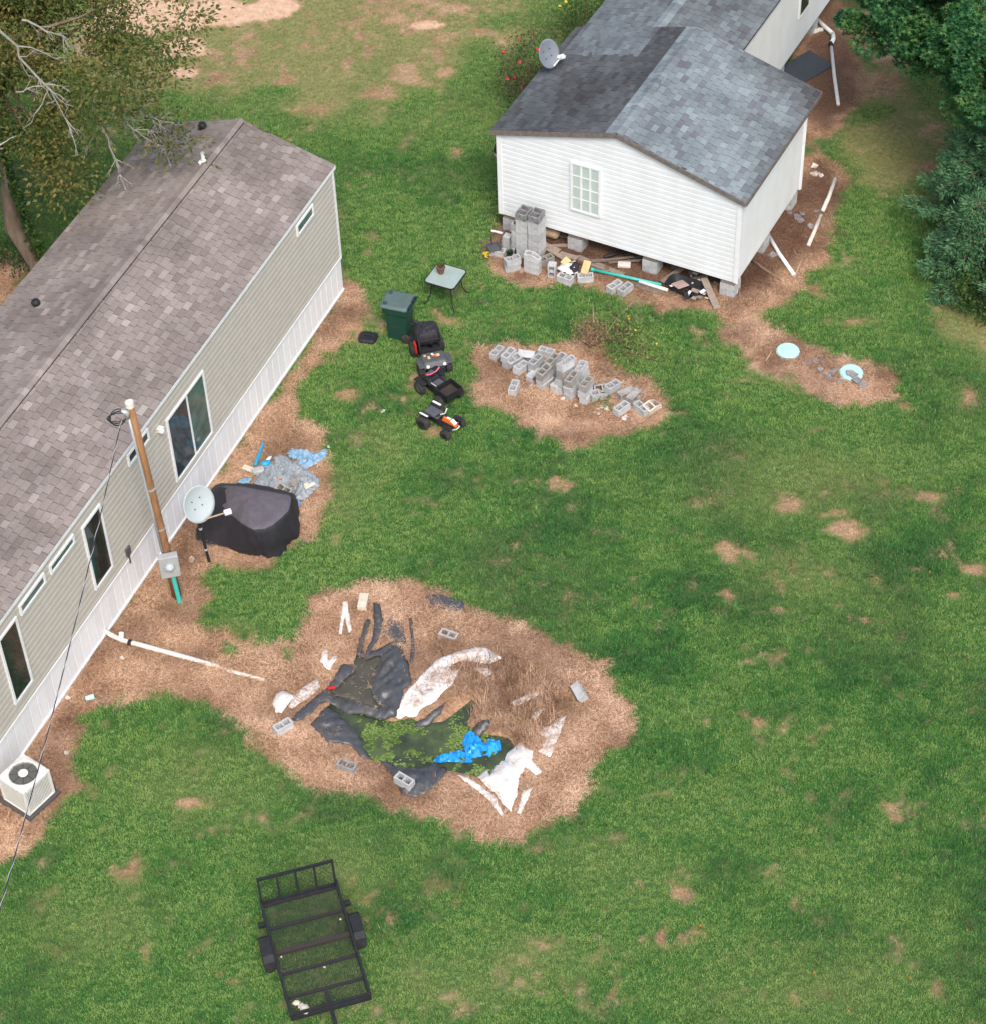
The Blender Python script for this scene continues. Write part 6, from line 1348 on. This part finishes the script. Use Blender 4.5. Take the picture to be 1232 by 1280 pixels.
SJ = [(0, 0, .88), (0, 0, 1.12), (0, 0, 1.34), (0, 0, 1.44)]; SE = [(0, 1), (1, 2), (2, 3)]; SR = [(.175, .135), (.165, .125), (.18, .12), (.075, .075)]
for s in (-1, 1): b_ = len(SJ); SJ += [(0, s * .19, 1.40), (-.02, s * .255, 1.15)]; SE += [(2, b_), (b_, b_ + 1)]; SR += [.082, .068]
skinmesh('shirt', SJ, SE, SR, 'shirt', t)
TJ = [(0, 0, .93), (0, 0, .88)]; TE_ = [(0, 1)]; TR = [(.165, .125), (.16, .12)]
for s in (-1, 1): b_ = len(TJ); TJ += [(0, s * .10, .82), (.01, s * .11, .48), (-.02, s * .12, .08)]; TE_ += [(1, b_), (b_, b_ + 1), (b_ + 1, b_ + 2)]; TR += [.105, .08, .065]
skinmesh('trousers', TJ, TE_, TR, 'jeans', t)
hr_ = MB().lathe([(.0, .115), (.06, .10), (.095, .05), (.10, -.02), (.085, -.06)], 16, (.025, 0, 1.70), cap=False); obj('hair', hr_, 'hair', t, smooth=True)
fc = MB(); fc.lathe([(.018, -.01), (.012, .02), (0, .03)], 8, (.125, 0, 1.665), (0, R(90), 0)); obj('nose', fc, 'skin', t)
for s in (-1, 1):
    obj('eye', MB().lathe([(.012, 0), (.008, .006), (0, .008)], 8, (.122, s * .033, 1.69), (0, R(90), 0)), 'black', t); obj('ear', MB().box((.03, s * .088, 1.67), (.04, .018, .06)), 'skin', t, bevel=.008)
    obj('shoe', MB().box((.06, s * .13, .045), (.28, .1, .09)), 'black', t, bevel=.035)
obj('mouth', MB().box((.122, 0, 1.62), (.008, .05, .01)), 'red', t)
tag(obj('controller', MB().box((0, 0, 0), (.12, .2, .05)), 'grey_plastic', loc=mwH @ Vector((0, 0, 0)) * 0 + Vector((pp.x, pp.y, gz(pp.x, pp.y))) + Matrix.Rotation(R(-60), 3, 'Z') @ Vector((.34, 0, .985)), rot=(0, 0, R(-60)), bevel=.015), 'dark handheld controller held by the person beside the house', 'controller')

# ------------------------------------------------------------------ grass and straw
LIB = bpy.data.collections.new('tuft_library'); LIB2 = bpy.data.collections.new('straw_library'); LIB3 = bpy.data.collections.new('weed_library')
def blade_mesh(name, n, rad, h0, h1, wd, lean, mat, seed, flat=0, seg=2, center=False):
    r = np.random.default_rng(seed); V = []; F = []
    for i in range(n):
        a = r.uniform(0, 6.283); q = rad * r.random() ** .5; x, y = q * math.cos(a), q * math.sin(a)
        if center: x *= .15; y *= .15
        h = r.uniform(h0, h1); d = a + r.normal() * .9 if not center else a; ln = h * lean * r.uniform(.3, 1.2); w_ = wd * r.uniform(.6, 1.2); c, s = math.cos(d), math.sin(d); tx, ty = -s * w_, c * w_; b_ = len(V)
        if flat:
            z0 = r.uniform(.003, .03); z1 = max(.002, z0 + r.normal() * .018); V += [(x - tx, y - ty, z0), (x + tx, y + ty, z0), (x + c * h * .5 + tx, y + s * h * .5 + ty, (z0 + z1) / 2 + .01), (x + c * h * .5 - tx, y + s * h * .5 - ty, (z0 + z1) / 2 + .01), (x + c * h, y + s * h, z1)]
        else:
            zt = math.sqrt(max(h * h - ln * ln, (h * .3) ** 2)); V += [(x - tx, y - ty, 0), (x + tx, y + ty, 0), (x + c * ln * .35 + tx * .8, y + s * ln * .35 + ty * .8, zt * .65), (x + c * ln * .35 - tx * .8, y + s * ln * .35 - ty * .8, zt * .65), (x + c * ln, y + s * ln, zt * (.95 if lean < 1 else .55))]
        F += [(b_, b_ + 1, b_ + 2), (b_, b_ + 2, b_ + 3), (b_ + 3, b_ + 2, b_ + 4)]
    return fast_mesh(name, np.array(V), np.array(F), mat)
def grass_material():
    m, nt, b = new_mat('grass_blade'); L = nt.links.new
    A = lambda n: nd(nt, 'ShaderNodeAttribute', attribute_name=n, attribute_type='INSTANCER').outputs['Fac']
    g = nd(nt, 'ShaderNodeNewGeometry'); oi = nd(nt, 'ShaderNodeObjectInfo')
    ad = nd(nt, 'ShaderNodeMath', operation='MULTIPLY_ADD', i_1=.8, i_2=-.4); L(g.outputs['Random Per Island'], ad.inputs[0]); ad2 = nd(nt, 'ShaderNodeMath', operation='ADD'); L(ad.outputs[0], ad2.inputs[0]); L(A('lush'), ad2.inputs[1])
    c = ramp(nt, ad2.outputs[0], [(.0, (.31, .42, .125)), (.3, (.155, .325, .072)), (.62, (.058, .23, .048)), (1, (.014, .125, .037))]).outputs[0]
    d = ramp(nt, g.outputs['Random Per Island'], [(.1, (.20, .235, .075)), (.5, (.33, .33, .125)), (.9, (.50, .43, .22))]).outputs[0]
    dm = nd(nt, 'ShaderNodeMath', operation='MULTIPLY_ADD', i_1=.5, i_2=-.25); L(g.outputs['Random Per Island'], dm.inputs[0]); dm2 = nd(nt, 'ShaderNodeMath', operation='ADD', use_clamp=True); L(dm.outputs[0], dm2.inputs[0]); L(A('dry'), dm2.inputs[1])
    c = mixc(nt, dm2.outputs[0], c, d); L(c, b.inputs['Base Color']); b.inputs['Roughness'].default_value = .7; b.inputs['Specular IOR Level'].default_value = .08
    tr = nd(nt, 'ShaderNodeBsdfTranslucent'); L(c, tr.inputs[0]); ms = nd(nt, 'ShaderNodeMixShader', i_0=.3); L(b.outputs[0], ms.inputs[1]); L(tr.outputs[0], ms.inputs[2]); L(ms.outputs[0], nt.nodes['Material Output'].inputs[0]); return m
def straw_material():
    m, nt, b = new_mat('straw_blade'); L = nt.links.new; g = nd(nt, 'ShaderNodeNewGeometry')
    n = nd(nt, 'ShaderNodeTexNoise', i_Scale=1.1, i_Detail=5); L(g.outputs['Position'], n.inputs['Vector'])
    ad = nd(nt, 'ShaderNodeMath', operation='MULTIPLY_ADD', i_1=.7, i_2=-.35); L(g.outputs['Random Per Island'], ad.inputs[0]); a2 = nd(nt, 'ShaderNodeMath', operation='ADD'); L(ad.outputs[0], a2.inputs[0]); L(n.outputs[0], a2.inputs[1])
    A = nd(nt, 'ShaderNodeAttribute', attribute_name='lush', attribute_type='INSTANCER').outputs['Fac']
    c = ramp(nt, a2.outputs[0], [(.12, (.17, .085, .043)), (.5, (.48, .285, .165)), (.85, (.86, .60, .41))]).outputs[0]
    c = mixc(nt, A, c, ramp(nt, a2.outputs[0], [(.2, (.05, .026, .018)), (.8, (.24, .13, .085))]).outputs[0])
    L(c, b.inputs['Base Color']); b.inputs['Roughness'].default_value = .8; b.inputs['Specular IOR Level'].default_value = .2; return m
GM, SM = grass_material(), straw_material()
def lib(coll, me): o = bpy.data.objects.new(me.name, me); coll.objects.link(o)
for i in range(6): lib(LIB, blade_mesh('tuft', 40, .115, .035, .09, .006, .8, GM, 50 + i))
for i in range(5): lib(LIB2, blade_mesh('straw', 30, .13, .05, .19, .0026, 1, SM, 70 + i, flat=1))
for i in range(3): lib(LIB3, blade_mesh('coarse_tuft', 30, .05, .16, .34, .007, 1.1, GM, 80 + i, center=True))
def scatter(name, P, scl, attrs, coll, ncoll):
    n = len(P); me = bpy.data.meshes.new(name); me.vertices.add(n); me.vertices.foreach_set('co', np.asarray(P, np.float32).ravel())
    A = dict(attrs); A['scl'] = scl; A['pick'] = RNG.integers(0, ncoll, n)
    for k, v in A.items():
        ty = 'INT' if k == 'pick' else 'FLOAT'; a = me.attributes.new(k, ty, 'POINT'); a.data.foreach_set('value', np.asarray(v, np.int32 if ty == 'INT' else np.float32))
    rot = np.zeros((n, 3), np.float32); rot[:, 2] = RNG.uniform(0, 6.283, n); rot[:, :2] = RNG.normal(size=(n, 2)) * .08; a = me.attributes.new('rot', 'FLOAT_VECTOR', 'POINT'); a.data.foreach_set('vector', rot.ravel())
    o = link(name, me, kind='stuff'); ng = bpy.data.node_groups.new(name, 'GeometryNodeTree'); ng.interface.new_socket('Geometry', in_out='INPUT', socket_type='NodeSocketGeometry'); ng.interface.new_socket('Geometry', in_out='OUTPUT', socket_type='NodeSocketGeometry')
    N = ng.nodes.new; gi, go = N('NodeGroupInput'), N('NodeGroupOutput'); ip = N('GeometryNodeInstanceOnPoints'); ci = N('GeometryNodeCollectionInfo'); ci.inputs['Collection'].default_value = coll; ci.inputs['Separate Children'].default_value = True; ci.inputs['Reset Children'].default_value = True; ip.inputs['Pick Instance'].default_value = True
    def na(nm, ty): q = N('GeometryNodeInputNamedAttribute'); q.data_type = ty; q.inputs[0].default_value = nm; return q.outputs[0]
    l = ng.links.new; l(gi.outputs[0], ip.inputs['Points']); l(ci.outputs[0], ip.inputs['Instance']); l(na('pick', 'INT'), ip.inputs['Instance Index']); l(na('rot', 'FLOAT_VECTOR'), ip.inputs['Rotation']); l(na('scl', 'FLOAT'), ip.inputs['Scale']); l(ip.outputs[0], go.inputs[0])
    md = o.modifiers.new('scatter', 'NODES'); md.node_group = ng; return o
def field(x0, x1, y0, y1, dens):
    n = int((x1 - x0) * (y1 - y0) * dens); k = int(math.sqrt(n * (x1 - x0) / (y1 - y0))); m_ = int(n / k)
    X, Y = np.meshgrid(np.linspace(x0, x1, k), np.linspace(y0, y1, m_)); X = X + RNG.uniform(-.5, .5, X.shape) * (x1 - x0) / k; Y = Y + RNG.uniform(-.5, .5, Y.shape) * (y1 - y0) / m_; return X.ravel(), Y.ravel()
def topx_np(X, Y, Z):
    v = np.stack([X - CAM.x, Y - CAM.y, Z - CAM.z], 1) @ np.array(RM).T; return CX + FPX * v[:, 0] / v[:, 2], CY - FPX * v[:, 1] / v[:, 2]
def inbox(X, Y, ox, oy, a, x0, x1, y0, y1):
    dx, dy = X - ox, Y - oy; u = dx * math.cos(a) + dy * math.sin(a); v = -dx * math.sin(a) + dy * math.cos(a); return (u > x0) & (u < x1) & (v > y0) & (v < y1)
def clear(X, Y):
    return inbox(X, Y, -3.4789, 7.8772, TA, -TL, .02, -.03, TW) | inbox(X, Y, 6.1119, 6.9129, HA, .1, 20, .15, HW - .1)
X, Y = field(-17, 17, -15.5, 24, 120)
u_, v_ = topx_np(X, Y, X * 0); k = (u_ > -120) & (u_ < 1352) & (v_ > -90) & (v_ < 1380) & ~clear(X, Y); X, Y = X[k], Y[k]
b_, dr, dy_, lu, bb_ = masks(X, Y); lt = np.zeros_like(X)
for P in LITTER: lt = np.maximum(lt, sm(sdist(X, Y, poly_w(P)) + 1.3 * (fbm(X, Y, 1.2, 5) - .5), -.3, .5))
pond = sdist(X, Y, BASIN); rr = RNG.random(len(X))
keep = (rr > np.maximum(np.maximum(bb_ * 1.12, b_ * .85), np.clip(lt * .95, 0, .9))) & (pond < -.3)
Z0 = gz_np(X, Y)
scl = (.50 + .45 * lu + .5 * fbm(X, Y, 5, 3, 2) + RNG.normal(size=len(X)) * .14) * (1 - .45 * b_) * (1 - .25 * dy_)
scatter('lawn_grass', np.stack([X, Y, Z0 - .004], 1)[keep], np.clip(scl, .3, 1.5)[keep], {'dry': np.clip(dy_ + .35 * b_, 0, 1)[keep], 'lush': np.clip(lu + RNG.normal(size=len(X)) * .17, 0, 1)[keep]}, LIB, 6)
rr = RNG.random(len(X)); ks = (rr < np.maximum(bb_ ** 1.5 * (.32 + .63 * sm(fbm(X, Y, 1.7, 1), .38, .54)), np.clip(b_, 0, .8) * .5)) & (pond < -.12) & (dr < .62)
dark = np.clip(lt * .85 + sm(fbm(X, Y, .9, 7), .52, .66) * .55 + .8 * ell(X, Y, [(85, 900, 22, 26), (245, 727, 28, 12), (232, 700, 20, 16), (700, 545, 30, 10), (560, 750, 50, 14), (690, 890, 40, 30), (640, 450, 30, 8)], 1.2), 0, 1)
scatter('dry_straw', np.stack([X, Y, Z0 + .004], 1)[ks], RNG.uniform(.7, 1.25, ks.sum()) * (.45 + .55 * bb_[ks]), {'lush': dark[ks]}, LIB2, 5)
# coarse grass clumps in the lawn
CL = [(610,600),(650,622),(575,595),(632,600),(668,640),(590,640),(560,625),(615,655),(645,735),(625,742),(660,745),(900,760),(840,868),(815,905),(850,885),(870,895),(905,905),(930,915),(800,930),(825,945),(640,580),(520,640),(480,650),(770,700),(810,690),(980,790),(1040,770),(760,500),(690,585),(1180,870),(1200,1090),(1150,1075),(1140,1090),(1165,1110),(1100,980),(1120,1000),(300,790),(330,800),(285,810),(360,820),(240,900),(250,930),(500,700),(525,715),(940,700),(920,860),(810,800),(790,770),(720,640),(1010,870),(1195,930),(1120,890)]
P = []
for x, y in CL:
    for i in range(4): q = at(x + random.gauss(0, 9), y + random.gauss(0, 6)); P.append((q.x, q.y, gz(q.x, q.y)))
P = np.array(P); X2, Y2 = field(-14, 14, -15, 18, 1.6); b2, d2, y2, l2, _ = masks(X2, Y2); k2 = (b2 < .25) & (l2 > .45) & ~clear(X2, Y2) & (RNG.random(len(X2)) < .55); P = np.concatenate([P, np.stack([X2, Y2, gz_np(X2, Y2)], 1)[k2]])
n = len(P); scatter('coarse_grass', P, RNG.uniform(.4, 1.0, n), {'dry': RNG.uniform(0, .15, n), 'lush': RNG.uniform(.25, .75, n)}, LIB3, 3)
# tall dead growth over the right half of the pond clearing
LIB4 = bpy.data.collections.new('dead_library')
for i in range(3): lib(LIB4, blade_mesh('dead_tuft', 34, .14, .10, .30, .0035, .9, SM, 90 + i))
DG = poly_w(V4([(640,340),(720,330),(800,330),(900,360),(960,420),(940,500),(900,560),(830,545),(760,500),(700,480),(690,420),(640,380)]))
X3, Y3 = field(DG[:, 0].min(), DG[:, 0].max(), DG[:, 1].min(), DG[:, 1].max(), 90); k3 = (sdist(X3, Y3, DG) + .5 * (fbm(X3, Y3, 1.5, 2) - .5) > 0) & (sdist(X3, Y3, BASIN) < .05); n = k3.sum()
scatter('dead_growth', np.stack([X3, Y3, gz_np(X3, Y3)], 1)[k3], RNG.uniform(.6, 1.3, n), {'lush': np.clip(fbm(X3, Y3, 1.6, 5)[k3] * 1.2 - .1, 0, 1)}, LIB4, 3)

# straw blown over the sheets and liner
SP = []
for poly, z_, dn in ((V4([(515,465),(545,420),(600,360),(660,300),(740,288),(800,315),(700,330),(665,385),(600,440)]), .09, 55), (V4([(905,520),(980,475),(960,540),(935,585)]), .11, 70), (V4([(830,442),(910,408),(840,452)]), .09, 70), (V4([(235,420),(300,372),(310,398),(230,452)]), .10, 80), (V4([(305,325),(352,310),(340,345)]), .09, 60), (V4([(770,640),(870,615),(850,690),(810,700)]), .12, 6), (V6([(780,280),(950,280),(970,560),(900,700),(800,520)]), .08, 45), (V6([(560,560),(640,430),(690,300),(720,420),(620,560)]), .08, 40), (V6([(330,800),(430,760),(440,800),(260,920)]), .07, 25), (V6([(380,900),(520,930),(500,1000),(330,980)]), .06, 25)):
    W = poly_w(poly); X5, Y5 = field(W[:, 0].min(), W[:, 0].max(), W[:, 1].min(), W[:, 1].max(), dn); s5 = sdist(X5, Y5, W) + .35 * (fbm(X5, Y5, 3.5, 4) - .5); k5 = (s5 > 0) & (fbm(X5, Y5, 4, 6) > .45) & (sdist(X5, Y5, PW_) < -.03)
    SP.append(np.stack([X5, Y5, gz_np(X5, Y5) + z_], 1)[k5])
SP = np.concatenate(SP); scatter('blown_straw', SP, RNG.uniform(.5, 1.1, len(SP)), {'lush': RNG.uniform(0, .5, len(SP))}, LIB2, 5)
